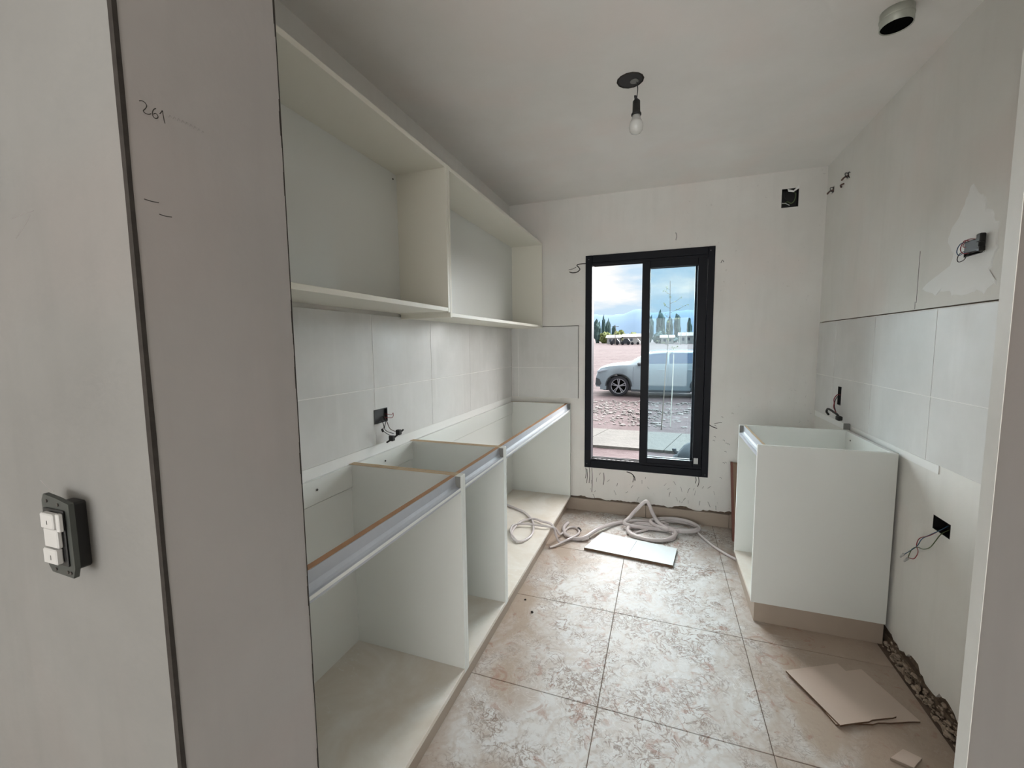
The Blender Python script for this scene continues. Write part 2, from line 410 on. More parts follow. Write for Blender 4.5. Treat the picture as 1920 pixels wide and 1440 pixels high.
# skirting at the window wall
bbk = struct('baseboard_back', B(-.735, -.10, 3.386, 3.411, 0, .099, bev=.0015), 'plinth', 'beige tile skirting under the window', 'baseboard')
obj('skirting_tile', B(-.098, .49, 3.386, 3.411, 0, .099, bev=.0015), 'plinth', bbk)
obj('skirting_tile', B(.492, .98, 3.386, 3.411, 0, .099, bev=.0015), 'plinth', bbk)
# rubble along the foot of the right wall
bm = bm_(); random.seed(3)
for i in range(900):
    y = random.uniform(.9, 2.24); s = random.choice((.0025, .004, .005, .009))*random.uniform(.8, 1.3)
    x = RX+.012-random.random()**1.2*.044; z = random.uniform(.0, .055)*max(0, (x-.945))/.055
    mt = Matrix.Translation((x, y, z+s*.4)) @ Matrix.Rotation(random.uniform(0, 3), 4, (random.random(), random.random(), 1)) @ Matrix.Diagonal((s, s*random.uniform(.7, 1.6), s*.7, 1))
    bmesh.ops.create_icosphere(bm, subdivisions=1, radius=1, matrix=mt)
o = obj('mortar_rubble', bm, 'rubble'); tag(o, 'brown mortar rubble along the broken foot of the right wall', 'rubble', kind='stuff')
# bare rough foot (recessed render) behind it
struct('trim_1', B(.985, RX+.012, .63, 3.38, 0, .045), 'mortar', 'bare rough mortar foot of the right wall', 'trim')

# wall tiles --------------------------------------------------------
def tiles(parent, plane, a, b, us, vs, skip=()):
    g = .002
    for i in range(len(us)-1):
        for j in range(len(vs)-1):
            u0, u1, v0, v1 = us[i]+g, us[i+1]-g, vs[j]+g, vs[j+1]-g
            hole = [h for h in skip if h[0] < u1 and h[1] > u0 and h[2] < v1 and h[3] > v0]
            if hole:
                hh = hole[0]; h = (max(hh[0], u0), min(hh[1], u1), max(hh[2], v0), min(hh[3], v1))
                bm = slab((u0, u1), (v0, v1), [h], plane, a, b)
            else:
                bm = B(a, b, u0, u1, v0, v1, bev=.0008) if plane == 'x' else B(u0, u1, a, b, v0, v1, bev=.0008)
            obj('wall_tile', bm, 'tile', parent)
hl = (1.552, 1.646, 1.026, 1.088)
obj('grout_bed', slab((.63, 3.39), (.931, 1.513), [hl], 'x', LX, LX+.0068), 'grout', wl)
tiles(wl, 'x', LX+.002, LX+.008, [.63, 1.059, 1.559, 2.059, 2.559, 3.059, 3.391], [.93, 1.185, 1.515], [hl])
obj('grout_bed', B(LX+.008, -.642, BY-.0068, BY, .931, 1.513), 'grout', wb)
tiles(wb, 'y', BY-.008, BY-.002, [LX+.009, -1.15, -.64], [.93, 1.180, 1.515])
h1r = (h1,); obj('grout_bed', slab((.64, 3.385), (.906, 1.494), [h3], 'x', RX-.0048, RX), 'grout', wr)
tiles(wr, 'x', RX-.006, RX-.001, [.64, 1.08, 1.58, 2.08, 2.58, 3.08, 3.386], [.905, 1.156, 1.495], [h3])
obj('filler_band', B(LX, LX+.004, .63, 3.39, .80, .9295), 'patch', wl)
obj('filler_band', B(RX-.003, RX, 2.0, 3.38, .872, .9045), 'patch', wr)
# dark hairline strips along the tile edges on the back wall
obj('tile_edge_line', slab((-.639, -.636), (.93, 1.518), [], 'y', BY-.002, BY), 'bead', wb)
obj('tile_edge_line', slab((LX+.009, -.636), (1.5155, 1.5185), [], 'y', BY-.003, BY), 'bead', wb)
# white filler patch on right wall around the upper box
def blob(bm, plane, a, pts, th):
    A = []
    for p in pts:
        A.append(p)
    prism(bm, A, plane, a, a-th)
def rough_outline(pts, amp, seed, sub=5):
    out = []
    k = len(pts)
    for i in range(k):
        p, q = Vector(pts[i]), Vector(pts[(i+1) % k])
        for s in range(sub):
            t = s/sub; m = p.lerp(q, t)
            d = Vector((noise.noise(Vector((m.x*30, m.y*30, seed))), noise.noise(Vector((m.y*30, m.x*30, seed+5)))))
            out.append(tuple(m+d*amp))
    return out
def ring_patch(name, outer, hole, seed):
    bm = bm_(); c = Vector(((hole[0]+hole[1])/2, (hole[2]+hole[3])/2))
    out = rough_outline(outer, .022, seed); inn = []
    hw, hh = (hole[1]-hole[0])/2, (hole[3]-hole[2])/2
    for p in out:
        d = Vector(p)-c; s = max(abs(d.x)/hw, abs(d.y)/hh); inn.append(tuple(c+d/s*1.02))
    k = len(out)
    f = [bm.verts.new((RX-.0018, *p)) for p in inn]; g_ = [bm.verts.new((RX-.0002, *p)) for p in out]
    md = [bm.verts.new((RX-.0016, *(Vector(p)*.88+Vector(q)*.12))) for p, q in zip(out, inn)]
    for i in range(k):
        j = (i+1) % k
        bm.faces.new((f[i], f[j], md[j], md[i])); bm.faces.new((md[i], md[j], g_[j], g_[i]))
    o = obj(name, bm, 'patch', wr); o['label'] = 'bright white filler patch around the upper box'
ring_patch('filler_patch', [(2.03, 1.80), (1.99, 1.86), (1.945, 1.90), (1.90, 1.86), (1.86, 1.80), (1.81, 1.74), (1.80, 1.66), (1.83, 1.60), (1.80, 1.54), (1.88, 1.535), (1.97, 1.53), (2.04, 1.545), (2.17, 1.56), (2.21, 1.58), (2.16, 1.61), (2.05, 1.62), (2.03, 1.67), (2.06, 1.74)], h1, 2)
for (y, z0, z1) in ((2.245, 1.53, 1.74), (2.253, 1.505, 1.535)):
    obj('plaster_crack', B(RX-.0004, RX+.001, y, y+.0025, z0, z1), 'bead', wr)
# cracks, drips and scratches on the window wall
def drips(name, lines, parent, y=BY-.0006, mat='bead'):
    bm = bm_()
    for pts, r in lines: tube(bm, [(p[0], y, p[1]) for p in pts], r, 4, 3)
    return obj(name, bm, mat, parent)
random.seed(11); L = []
L.append(([(-.585, 2.0), (-.61, 2.0), (-.64, 1.998), (-.655, 1.99), (-.638, 1.972), (-.632, 1.955), (-.655, 1.938), (-.69, 1.935), (-.715, 1.944)], .0036))
L.append(([(-.66, 1.978), (-.69, 1.965), (-.72, 1.96)], .0018))
for x, z, ln in ((-.575, .36, .09), (-.545, .362, .13), (-.525, .36, .20), (-.565, .35, .12), (-.43, .33, .10), (.255, .362, .05), (.275, .362, .075), (-.20, .335, .06)):
    L.append(([(x, z), (x+.004, z-ln*.5), (x-.002+random.uniform(-.004, .004), z-ln)], .0022))
L.append(([(-.25, .355), (-.215, .345), (-.19, .32), (-.185, .29)], .0035))
L.append(([(.338, .765), (.36, .752), (.39, .742)], .0028)); L.append(([(.37, .775), (.40, .785), (.42, .79)], .0016))
L.append(([(.072, 2.12), (.078, 2.15), (.07, 2.175)], .0016)); L.append(([(.376, 1.935), (.385, 1.955), (.395, 1.94)], .0016))
for i in range(34):
    x = random.uniform(-.55, .40); z = random.uniform(.14, .33); a = random.uniform(-.02, .02)
    L.append(([(x, z), (x+a*.4, z-.008), (x+a, z-random.uniform(.012, .04))], random.uniform(.0006, .0013)))
for i in range(12):
    x = random.uniform(.36, .48); z = random.uniform(.2, .95); L.append(([(x, z), (x+.008, z+.002), (x+.014, z-.006)], .0009))
drips('black_drip', L, wb)

# pencil writing on the pillar jamb (x = PX1 plane)
def strokes(name, lines, r, mat, parent, x=PX1):
    bm = bm_()
    for ln in lines:
        P = smooth([(x, p[0], p[1]) for p in ln], 5)
        for a, b in zip(P, P[1:]):
            d = (b-a); 
            if d.length < 1e-7: continue
            nrm = Vector((0, -d.z, d.y)).normalized()*r; e = Vector((.0003, 0, 0))
            vs = [bm.verts.new(v) for v in (a-nrm+e, a+nrm+e, b+nrm+e, b-nrm+e)]; bm.faces.new(vs)
    o = obj(name, bm, mat, parent); return o
def w(px, py):   # writing laid out on a small grid: origin at first digit
    return (.3945+px*.001, 1.7005+py*.001)
two = [w(0, 1.5), w(3, 3.2), w(6.5, 3), w(8.6, 0), w(7, -4.5), w(4, -9), w(6, -11), w(10, -10.5), w(13.5, -8)]
six = [w(20, 2), w(17, -1), w(15, -6), w(15.5, -10.5), w(18, -12), w(21, -10), w(21.5, -7), w(19, -5), w(16, -7.5)]
one = [w(24, -3), w(26, -.5), w(28, 2.8), w(28.4, -3), w(29.2, -9.5), w(30, -13)]
o = strokes('pencil_number', [two, six, one], .00055, 'pencil', wfl); o['label'] = 'handwritten pencil number 261'
strokes('pencil_dash', [[(.390, 1.5755), (.399, 1.5752), (.408, 1.576)]], .0006, 'pencil', wfl)
strokes('pencil_dash', [[(.407, 1.5605), (.415, 1.560), (.4235, 1.561)]], .0006, 'pencil', wfl)
random.seed(2)
sc = []
for i in range(9):
    t = i/8; y = .430+.045*t; z = 1.7005+.0035*math.sin(t*2.2)-.004*t
    sc.append([(y, z-.0025), (y+.002, z+.0015), (y+.0035, z-.001)])
strokes('faint_scribble', sc, .0004, 'pencil_faint', wfl)
bm = bm_()
for ln in ([(-.94, .925+.65), (-.90, .929+.65), (-.88, .93+.65)], [(-.935, 1.545), (-.91, 1.56), (-.89, 1.575)], [(-.945, 1.165), (-.93, 1.156), (-.912, 1.150)]):
    tube(bm, [(p[0], PY0-.0016, p[1]) for p in ln], .0006, 4, 3)
obj('wall_scratch', bm, 'pencil_faint', wfl)

# ------------------------------------------------------------ sliding window
wn = bpy.data.objects.new('window_1', None); COL.objects.link(wn); wn.location = (-.12, 3.40, wz0)
wn['kind'] = 'structure'; wn['label'] = 'tall black aluminium sliding window, left half open'; wn['category'] = 'window'
fw = .05; y0, y1 = 3.392, 3.50
obj('frame_jamb', B(wx0, wx0+.052, y0, y1, wz0, wz1, bev=.002), 'frame', wn)
obj('frame_jamb', B(wx1-.045, wx1, y0, y1, wz0, wz1, bev=.002), 'frame', wn)
obj('frame_head', B(wx0+.052, wx1-.045, y0+.0005, y1, wz1-.055, wz1, bev=.002), 'frame', wn)
obj('frame_sill', B(wx0+.052, wx1-.045, y0+.0005, y1, wz0, wz0+.055, bev=.002), 'frame', wn)
for yy in (3.402, 3.425, 3.462, 3.49):
    obj('track_rail', B(wx0+.053, wx1-.046, yy, yy+.004, wz0+.0555, wz0+.072), 'frame', wn)
    obj('track_rail', B(wx0+.053, wx1-.046, yy, yy+.004, wz1-.072, wz1-.0555), 'frame', wn)
for i in range(9):
    x = wx0+.075+i*.036
    bm = bm_(); prism(bm, [(x, 3.392), (x+.012, 3.392), (x+.026, 3.404), (x+.014, 3.404)], 'z', wz0+.0735, wz0+.0765)
    obj('track_notch', bm, 'gasket', wn)
for j, (xa, xb, ya) in enumerate(((-.158, .292, 3.408), (-.146, .290, 3.455))):
    yb = ya+.028; za, zb = wz0+.068, wz1-.066; lw = (.058, .048)[j]; rw = (.062, .075)[j]
    s = obj('sliding_sash', B(xa, xa+lw, ya, yb, za, zb, bev=.002), 'frame', wn); s['label'] = ('inner sash', 'outer sash')[j]
    obj('sash_stile', B(xb-rw, xb, ya, yb, za, zb, bev=.002), 'frame', s)
    obj('sash_rail', B(xa+lw, xb-rw, ya+.0005, yb-.0005, zb-.055, zb, bev=.002), 'frame', s)
    obj('sash_rail', B(xa+lw, xb-rw, ya+.0005, yb-.0005, za, za+.045, bev=.002), 'frame', s)
    obj('glass_pane', B(xa+lw-.005, xb-rw+.005, ya+.011, ya+.015, za+.04, zb-.05), 'glass', s)
o = obj('sticker', B(.238, .268, 3.4055, 3.407, .46, .505), 'white_pl', wn); o['label'] = 'small white sticker at the lower right corner'
for x, z in ((wx0+.02, wz0+.03), (wx0+.025, wz1-.03), (wx1-.03, wz1-.03), (wx1-.02, wz0+.02)):
    bm = bm_(); lathe(bm, [(.004, y0-.001), (.004, y0+.002)], (x, 0, z), 10, 'y'); obj('frame_screw', bm, 'gasket', wn)

# ------------------------------------------------------------ cabinets
T = .018
def screw(parent, p, axis, r=.004):
    bm = bm_(); a = {'x': 0, 'y': 1, 'z': 2}[axis]
    c = list(p); h = c[a]; c[a] = 0
    lathe(bm, [(r, h-.0012), (r, h+.0012)], c, 10, axis); return obj('screw', bm, 'screw', parent)

def upper_cabinet(y0, y1, z0, z1, label, mat, screws=()):
    c = thing('wall_cabinet', (LX+.01, (y0+y1)/2, z0), label, 'cabinet', 'open upper cabinet boxes')
    xb, xf = LX+.0085, -.935
    obj('side_panel', B(xb, xf, y0, y0+T, z0, z1, bev=.001), mat, c)
    obj('side_panel', B(xb, xf, y1-T, y1, z0, z1, bev=.001), mat, c)
    obj('top_panel', B(xb, xf-.0006, y0+T, y1-T, z1-T, z1, bev=.001), mat, c)
    zo = .004
    obj('bottom_panel', B(xb, xf-.0006, y0+T, y1-T, z0+zo, z0+zo+T, bev=.001), mat, c)
    obj('back_panel', B(xb, xb+.015, y0+T, y1-T, z0+T+zo, z1-T, bev=.0005), 'mel', c)
    for y, z in screws: screw(c, (xb+.016, y, z), 'x')
    return c
# each panel box is open at the front (towards the aisle)
upper_cabinet(.624, 1.782, 1.525, 2.185, 'open cream upper cabinet box nearer the pillar, no doors', 'mel_warm', [(1.735, 2.14)])
upper_cabinet(1.784, 3.392, 1.503, 2.185, 'open cream upper cabinet box nearer the window wall, no doors', 'mel_warm')

CZ, XF, XB = .889, -.697, LX+.004
def base_cabinet(y0, y1, label, rail_h=.092, screws=(), z0=.103):
    c = thing('base_cabinet', ((XF+XB)/2, (y0+y1)/2, z0), label, 'cabinet', 'open base cabinets along the left wall')
    for a, b in ((y0, y0+T), (y1-T, y1)):
        s = obj('side_panel', B(XB, XF, a, b, z0, CZ, bev=.0008), 'mel', c)
        obj('raw_top_edge', B(XB+.001, XF-.022, a+.001, b-.001, CZ+.0002, CZ+.0008), 'mdf_light', s)
    obj('bottom_panel', B(XB, XF-.0006, y0+T, y1-T, z0, z0+T, bev=.0008), 'dusty', c)
    obj('back_panel', B(XB, XB+.012, y0+T, y1-T, z0+T, CZ-rail_h-.004), 'mel', c)
    r = obj('back_rail', B(XB, XB+T, y0+T, y1-T, CZ-rail_h, CZ-.002, bev=.0008), 'mel', c)
    for y in screws: screw(r, (XB+T+.0008, y, CZ-rail_h*.45), 'x', .0045)
    # front stretcher board with raw brown top edge, grip profile in front of it
    s = obj('front_rail', B(XF-.042, XF-.024, y0+T, y1-T, CZ-.055, CZ-.001, bev=.0006), 'mel', c)
    obj('raw_top_edge', B(XF-.0418, XF-.0242, y0+T, y1-T, CZ-.001, CZ+.0004), 'mdf', s)
    bm = bm_(); z = CZ
    prism(bm, [(XF-.024, z-.001), (XF-.0215, z-.001), (XF-.0205, z-.030), (XF-.016, z-.040), (XF-.008, z-.0435), (XF-.001, z-.0435), (XF-.001, z-.060), (XF-.003, z-.060), (XF-.003, z-.046), (XF-.008, z-.046), (XF-.018, z-.043), (XF-.024, z-.034)], 'y', y0+T, y1-T)
    o = obj('grip_profile', bm, 'alu', c, False); o['label'] = 'brushed metal grip channel'
    obj('profile_lip', B(XF-.010, XF-.0002, y0+T, y1-T, z-.054, z-.0445, bev=.001), 'mel', o)
    for yy, s_ in ((y0+T, 1), (y1-T, -1)):
        a, b = sorted((yy+s_*.0004, yy+s_*.004))
        obj('profile_cap', B(XF-.0235, XF-.002, a, b, CZ-.0433, CZ-.002), 'alu_cap', o)
    return c
base_cabinet(.624, 1.398, 'open white base cabinet nearest the pillar, empty with dusty bottom', screws=[.86, 1.19])
base_cabinet(1.3985, 1.848, 'narrow open white base cabinet, middle one of the left row', screws=[1.60])
base_cabinet(1.8485, 3.383, 'long open white base cabinet beside the window wall, hose inside', rail_h=.10, screws=[])
pln = obj('plinth', B(-1.15, -.729, .624, 3.383, 0, .1005, bev=.001), 'plinth'); tag(pln, 'long beige plinth under the left row of base cabinets', 'plinth')

# right base cabinet, opens to the aisle (-x)
c = thing('base_cabinet', (.70, 2.52, .10), 'white base cabinet standing alone against the right wall', 'cabinet')
ya, yb, xa, xb = 2.252, 2.785, .436, .974
obj('side_panel', B(xa, xb, ya, ya+T, .100, CZ-.002, bev=.0008), 'mel', c)
obj('side_panel', B(xa, xb, yb-T, yb, .100, CZ-.002, bev=.0008), 'mel', c)
obj('bottom_panel', B(xa+.0006, xb, ya+T, yb-T, .100, .118, bev=.0008), 'dusty', c)
obj('back_panel', B(xb-.012, xb, ya+T, yb-T, .118, CZ-.10), 'mel', c)
r = obj('back_rail', B(xb-T, xb, ya+T, yb-T, CZ-.096, CZ-.004, bev=.0008), 'mel', c); screw(r, (xb-T-.0008, 2.70, CZ-.045), 'x')
s = obj('front_rail', B(xa+.024, xa+.036, ya+T, yb-T, CZ-.057, CZ-.003, bev=.0006), 'mel', c)
obj('raw_top_edge', B(xa+.0245, xa+.0355, ya+T, yb-T, CZ-.003, CZ-.0016), 'mdf_light', s)
bm = bm_(); z = CZ-.002
prism(bm, [(xa+.024, z-.001), (xa+.0215, z-.001), (xa+.0205, z-.030), (xa+.016, z-.040), (xa+.008, z-.0435), (xa+.001, z-.0435), (xa+.001, z-.060), (xa+.003, z-.060), (xa+.003, z-.046), (xa+.008, z-.046), (xa+.018, z-.043), (xa+.024, z-.034)], 'y', ya+T, yb-T)
o = obj('grip_profile', bm, 'alu', c)
obj('profile_cap', B(xa+.002, xa+.0235, yb-T-.004, yb-T-.0004, z-.0433, z-.002), 'alu_cap', o)
pln = obj('plinth', B(.452, .970, ya+.006, yb-.006, 0, .0985, bev=.001), 'plinth'); tag(pln, 'beige plinth under the separate right base cabinet', 'plinth')
o = obj('wall_bracket', B(.955, .983, 2.79, 2.802, CZ-.01, CZ+.03, bev=.001), 'alu_cap'); tag(o, 'small grey bracket behind the far back corner of the right cabinet', 'bracket')

# brown crate-like board leaning behind the right cabinet
t = thing('leaning_board', (.52, 3.2, 0), 'brown board with reddish edge leaning behind the right cabinet', 'board')
bm = bm_(); prism(bm, [(3.16, .0), (3.185, .0), (3.385, .50), (3.36, .50)], 'x', .498, .94); obj('panel', bm, 'cardboard_brown', t)
bm = bm_(); prism(bm, [(3.158, .0), (3.187, .0), (3.387, .503), (3.358, .503)], 'x', .484, .498); obj('edge_strip', bm, 'cardboard_red', t)

# ------------------------------------------------------------ electrics
def jbox(parent, plane, surf, into, h):
    """open recessed plastic box in hole h=(u0,u1,v0,v1); surf = wall face, into = +1/-1 direction into wall"""
    u0, u1, v0, v1 = h; t = .0015; d = into*.042; a, b = sorted((surf, surf+d)); bm = bm_()
    def bx(U0, U1, A, B_, V0, V1):
        if plane == 'x': box(bm, A, B_, U0, U1, V0, V1)
        else: box(bm, U0, U1, A, B_, V0, V1)
    e = sorted((surf+d, surf+d+into*t))
    bx(u0, u0+t, a, b, v0, v1); bx(u1-t, u1, a, b, v0, v1); bx(u0+t, u1-t, a, b, v0, v0+t); bx(u0+t, u1-t, a, b, v1-t, v1)
    bx(u0, u1, e[0], e[1], v0, v1)
    return obj('box_shell', bm, 'black', parent)
def wire(parent, pts, mat, r=.0017, name='wire'):
    o = obj(name, tube(bm_(), pts, r, 5, 5), mat, parent, True); return o

# left wall box: cut recess by building the box proud of nothing (tile and grout are open there)
t = thing('outlet_box', (LX, 1.6, 1.03), 'black outlet box in left wall tiles with socket frame dangling on wires', 'outlet box')
bm = bm_()
obj('box_shell', B(LX+.0002, LX+.0012, hl[0], hl[1], hl[2], hl[3]), 'black', t)
obj('box_rim', slab((hl[0]-.001, hl[1]+.001), (hl[2]-.001, hl[3]+.001), [(hl[0]+.003, hl[1]-.003, hl[2]+.003, hl[3]-.003)], 'x', LX+.001, LX+.0105), 'black', t)
xx = -1.185
wire(t, [(LX+.003, 1.62, 1.05), (xx, 1.605, 1.035), (xx+.01, 1.58, 1.005), (xx+.01, 1.60, .985), (xx+.015, 1.64, .968)], 'w_blk')
wire(t, [(LX+.003, 1.63, 1.05), (xx, 1.612, 1.03), (xx+.01, 1.62, .995), (xx+.015, 1.655, .975)], 'w_brn')
wire(t, [(LX+.003, 1.61, 1.04), (xx, 1.59, 1.01), (xx+.012, 1.565, .998), (xx+.014, 1.60, .972), (xx+.018, 1.63, .955)], 'w_blk')
wire(t, [(LX+.003, 1.635, 1.06), (xx, 1.65, 1.055), (xx, 1.662, 1.062), (xx, 1.655, 1.04), (LX+.004, 1.63, 1.045)], 'w_red', .0013)
f = obj('mounting_frame', tube(bm_(), [(xx+.004, 1.600, .934), (xx+.02, 1.64, .952), (xx+.034, 1.690, .978)], .0042, 6, 3), 'black', t)
obj('socket_module', B(xx+.006, xx+.028, 1.612, 1.632, .938, .962, bev=.002), 'black', f)
obj('socket_module', B(xx+.014, xx+.036, 1.655, 1.675, .958, .982, bev=.002), 'black', f)
obj('screw_terminal', tube(bm_(), [(xx+.012, 1.560, 1.004), (xx+.012, 1.566, .992)], .005, 8, 1), 'black', t)

# right wall, upper box with looped wires
t = thing('outlet_box', (RX, 1.91, 1.67), 'black outlet box with looped red and blue wires in the white filler patch', 'outlet box')
jbox(t, 'x', RX-.002, 1, h1)
f = obj('mounting_frame', B(.968, .984, 1.855, 1.925, 1.668, 1.708, bev=.002), 'black', t)
obj('frame_tab', B(.966, .982, 1.846, 1.868, 1.694, 1.722, bev=.003), 'black', f)
obj('frame_tab', B(.966, .982, 1.846, 1.862, 1.664, 1.680, bev=.002), 'black', f)
xx = .967
wire(t, [(.99, 1.90, 1.70), (xx, 1.93, 1.708), (xx, 1.955, 1.700), (xx, 1.962, 1.682), (xx, 1.948, 1.668), (xx, 1.925, 1.672), (.985, 1.89, 1.685)], 'w_blue', .0015)
wire(t, [(.99, 1.89, 1.69), (xx, 1.915, 1.712), (xx, 1.935, 1.706), (xx, 1.944, 1.690), (xx, 1.935, 1.676), (xx, 1.915, 1.668), (.985, 1.89, 1.672)], 'w_red', .0015)
wire(t, [(.99, 1.90, 1.68), (xx, 1.935, 1.676), (xx, 1.956, 1.66), (xx, 1.948, 1.646), (xx, 1.92, 1.648), (xx, 1.902, 1.662), (.985, 1.885, 1.68)], 'w_blk', .0015)
wire(t, [(.99, 1.88, 1.705), (xx, 1.905, 1.714), (xx, 1.93, 1.70), (xx, 1.92, 1.69), (.985, 1.89, 1.69)], 'w_red', .0012)
# right wall, lower box
t = thing('outlet_box', (RX, 1.96, .66), 'open black outlet box low on the right wall with wires hanging out', 'outlet box')
jbox(t, 'x', RX, 1, h2); xx = .972
wire(t, [(1.01, 1.96, .69), (.985, 1.955, .672), (xx, 1.985, .64), (xx, 2.035, .60), (xx, 2.065, .556), (xx, 2.145, .484)], 'w_blue', .0016)
wire(t, [(1.01, 1.97, .68), (.985, 1.96, .668), (xx, 1.99, .634), (xx, 2.05, .596), (xx, 2.066, .56), (xx, 2.052, .538), (xx, 2.075, .50), (xx, 2.115, .484)], 'w_red', .0016)
wire(t, [(1.01, 1.95, .68), (.985, 1.948, .66), (xx, 1.951, .63), (xx, 1.98, .592), (xx, 2.02, .566), (xx, 2.06, .555), (xx, 2.095, .53), (xx, 2.118, .484)], 'w_grn', .0016)
for (y, z) in ((2.155, .474), (2.124, .470)):
    obj('wire_connector', tube(bm_(), [(xx, y-.004, z+.008), (xx-.002, y+.014, z-.014)], .0055, 8, 1, .003), 'white_pl', t)
# right wall, narrow vertical box behind cabinet with dangling frame
t = thing('outlet_box', (RX, 2.96, 1.0), 'narrow black outlet box above the right cabinet, bracket dangling on wires', 'outlet box')
jbox(t, 'x', RX-.008, 1, h3); xx = .955
wire(t, [(.99, 2.965, 1.055), (.965, 2.94, 1.052), (.95, 2.925, 1.03), (.95, 2.93, 1.0), (.95, 2.905, .965)], 'w_blk', .0022)
wire(t, [(.99, 2.965, 1.06), (.965, 2.945, 1.062), (.947, 2.932, 1.04), (.946, 2.925, 1.015), (.948, 2.935, .99), (.95, 2.90, .965)], 'w_red', .0026)
f = obj('mounting_frame', tube(bm_(), [(.955, 3.03, .932), (.952, 3.055, .945), (.95, 3.03, .966), (.95, 2.975, .965), (.95, 2.93, .960), (.95, 2.88, .955), (.952, 2.855, .938), (.958, 2.870, .925)], .0062, 7, 4), 'black', t)
obj('socket_module', B(.94, .966, 2.845, 2.878, .925, .95, bev=.004), 'black', f)
# two little capped pipes high in the corner
for (h, lab) in ((h4, 'small dark capped wire hole in the far upper corner of the right wall'), (h5, 'dark wire stubs coming out of a hole high on the right wall')):
    t = thing('wire_outlet', (RX, (h[0]+h[1])/2, h[2]), lab, 'wire hole', None)
    yc, zc = (h[0]+h[1])/2, (h[2]+h[3])/2
    obj('hole_lining', B(RX+.006, RX+.03, h[0]-.001, h[1]+.001, h[2]-.001, h[3]+.001), 'black', t)
    obj('wire_stub', tube(bm_(), [(RX+.01, yc, zc), (RX-.012, yc+.01, zc-.004), (RX-.02, yc+.028, zc-.014)], .005, 7, 3), 'w_brn', t)
    wire(t, [(RX+.01, yc-.005, zc+.008), (RX-.015, yc-.012, zc+.012), (RX-.018, yc-.018, zc-.004), (RX-.004, yc-.012, zc-.018)], 'w_blk', .0022)
wire(t, [(RX+.01, yc-.02, zc), (RX-.01, yc-.045, zc+.006), (RX-.012, yc-.05, zc-.014), (RX-.002, yc-.035, zc-.024)], 'w_blk', .002)
wire(t, [(RX-.004, yc+.04, zc-.03), (RX-.014, yc+.055, zc-.034), (RX-.006, yc+.07, zc-.042)], 'w_brn', .005)
# window wall box high right
t = thing('outlet_box', (.78, BY, 2.28), 'open square black box with curled cables high on the window wall', 'outlet box')
jbox(t, 'y', BY-.001, 1, hb)
wire(t, [(.75, 3.43, 2.30), (.765, 3.40, 2.31), (.79, 3.395, 2.295), (.812, 3.41, 2.32), (.815, 3.41, 2.36), (.80, 3.43, 2.38)], 'w_grn', .003)
wire(t, [(.742, 3.42, 2.31), (.738, 3.392, 2.30), (.755, 3.385, 2.295), (.78, 3.40, 2.285)], 'bulb_base', .0028)
wire(t, [(.76, 3.43, 2.385), (.748, 3.40, 2.36), (.752, 3.40, 2.33), (.77, 3.42, 2.32)], 'w_blk', .004)
bm = bm_(); prism(bm, [(.765, 2.392), (.80, 2.378), (.832, 2.412), (.832, 2.392), (.83, 2.388), (.80, 2.368), (.77, 2.374)], 'y', 3.398, 3.401); obj('plaster_lip', bm, 'patch', t)

# light switch on the pillar near face
t = thing('light_switch', (-.84, PY0, 1.04), 'bare white two-key light switch on black frame on the near pillar face', 'light switch')
y = PY0
obj('back_box', B(-.862, -.828, y-.022, y+.001, 1.042, 1.146, bev=.003), 'black', t)
bm = bm_(); prism(bm, [(-.880, 1.150), (-.874, 1.160), (-.842, 1.156), (-.812, 1.150), (-.812, 1.052), (-.818, 1.036), (-.872, 1.038), (-.880, 1.048)], 'y', y-.029, y-.0225)
f = obj('mounting_frame', bm, 'rack', t)
obj('module_body', B(-.872, -.822, y-.032, y-.0295, 1.054, 1.140, bev=.001), 'black', t)
k = obj('switch_key', B(-.860, -.829, y-.041, y-.0325, 1.114, 1.137, bev=.0015), 'white_pl', t)
obj('key_mark', B(-.843, -.8422, y-.0414, y-.0408, 1.121, 1.127), 'pencil', k)
obj('blank_key', B(-.860, -.826, y-.039, y-.0325, 1.0845, 1.1135, bev=.0015), 'white_pl', t)
k = obj('switch_key', B(-.862, -.829, y-.041, y-.0325, 1.060, 1.083, bev=.0015), 'white_pl', t)
obj('key_mark', B(-.843, -.8422, y-.0414, y-.0408, 1.067, 1.074), 'pencil', k)
o = obj('module_step', B(-.8285, -.820, y-.038, y-.0325, 1.110, 1.137, bev=.001), 'white_pl', t)
for x, z in ((-.866, 1.150), (-.838, 1.147), (-.860, 1.044), (-.830, 1.044), (-.822, 1.044)):
    bm = bm_(); lathe(bm, [(.0024, y-.0305), (.0024, y-.0288)], (x, 0, z), 10, 'y'); obj('screw', bm, 'screw', t)

# ceiling box with hanging bulb
t = thing('hanging_bulb', (-.15, 2.01, H), 'bare opal bulb in black holder hanging from round dark ceiling box', 'lamp')
bm = bm_(); lathe(bm, [(.054, H-.001), (.050, H-.0016), (.048, H-.0012)], (-.158, 2.012, 0), 14); obj('ceiling_box', bm, 'black', t)
bm = bm_(); lathe(bm, [(.058, H-.0003), (.056, H-.003), (.052, H-.0032), (.052, H-.0005)], (-.158, 2.012, 0), 14, 'z', False); 
obj('box_rim', bm, 'bead', t)
bm = bm_(); lathe(bm, [(.018, H-.002), (.018, H-.004)], (-.142, 2.022, 0), 12); obj('knockout_disc', bm, 'alu_cap', t)
wire(t, [(-.132, 2.028, H-.002), (-.128, 2.03, 2.48), (-.130, 2.03, 2.45), (-.131, 2.03, 2.43)], 'w_blk', .0022, 'cable')
obj('cable_knot', tube(bm_(), [(-.142, 2.03, 2.447), (-.134, 2.03, 2.446), (-.137, 2.03, 2.436), (-.129, 2.031, 2.425), (-.131, 2.03, 2.405)], .0055, 7, 4, .004), 'w_blk', t, True)
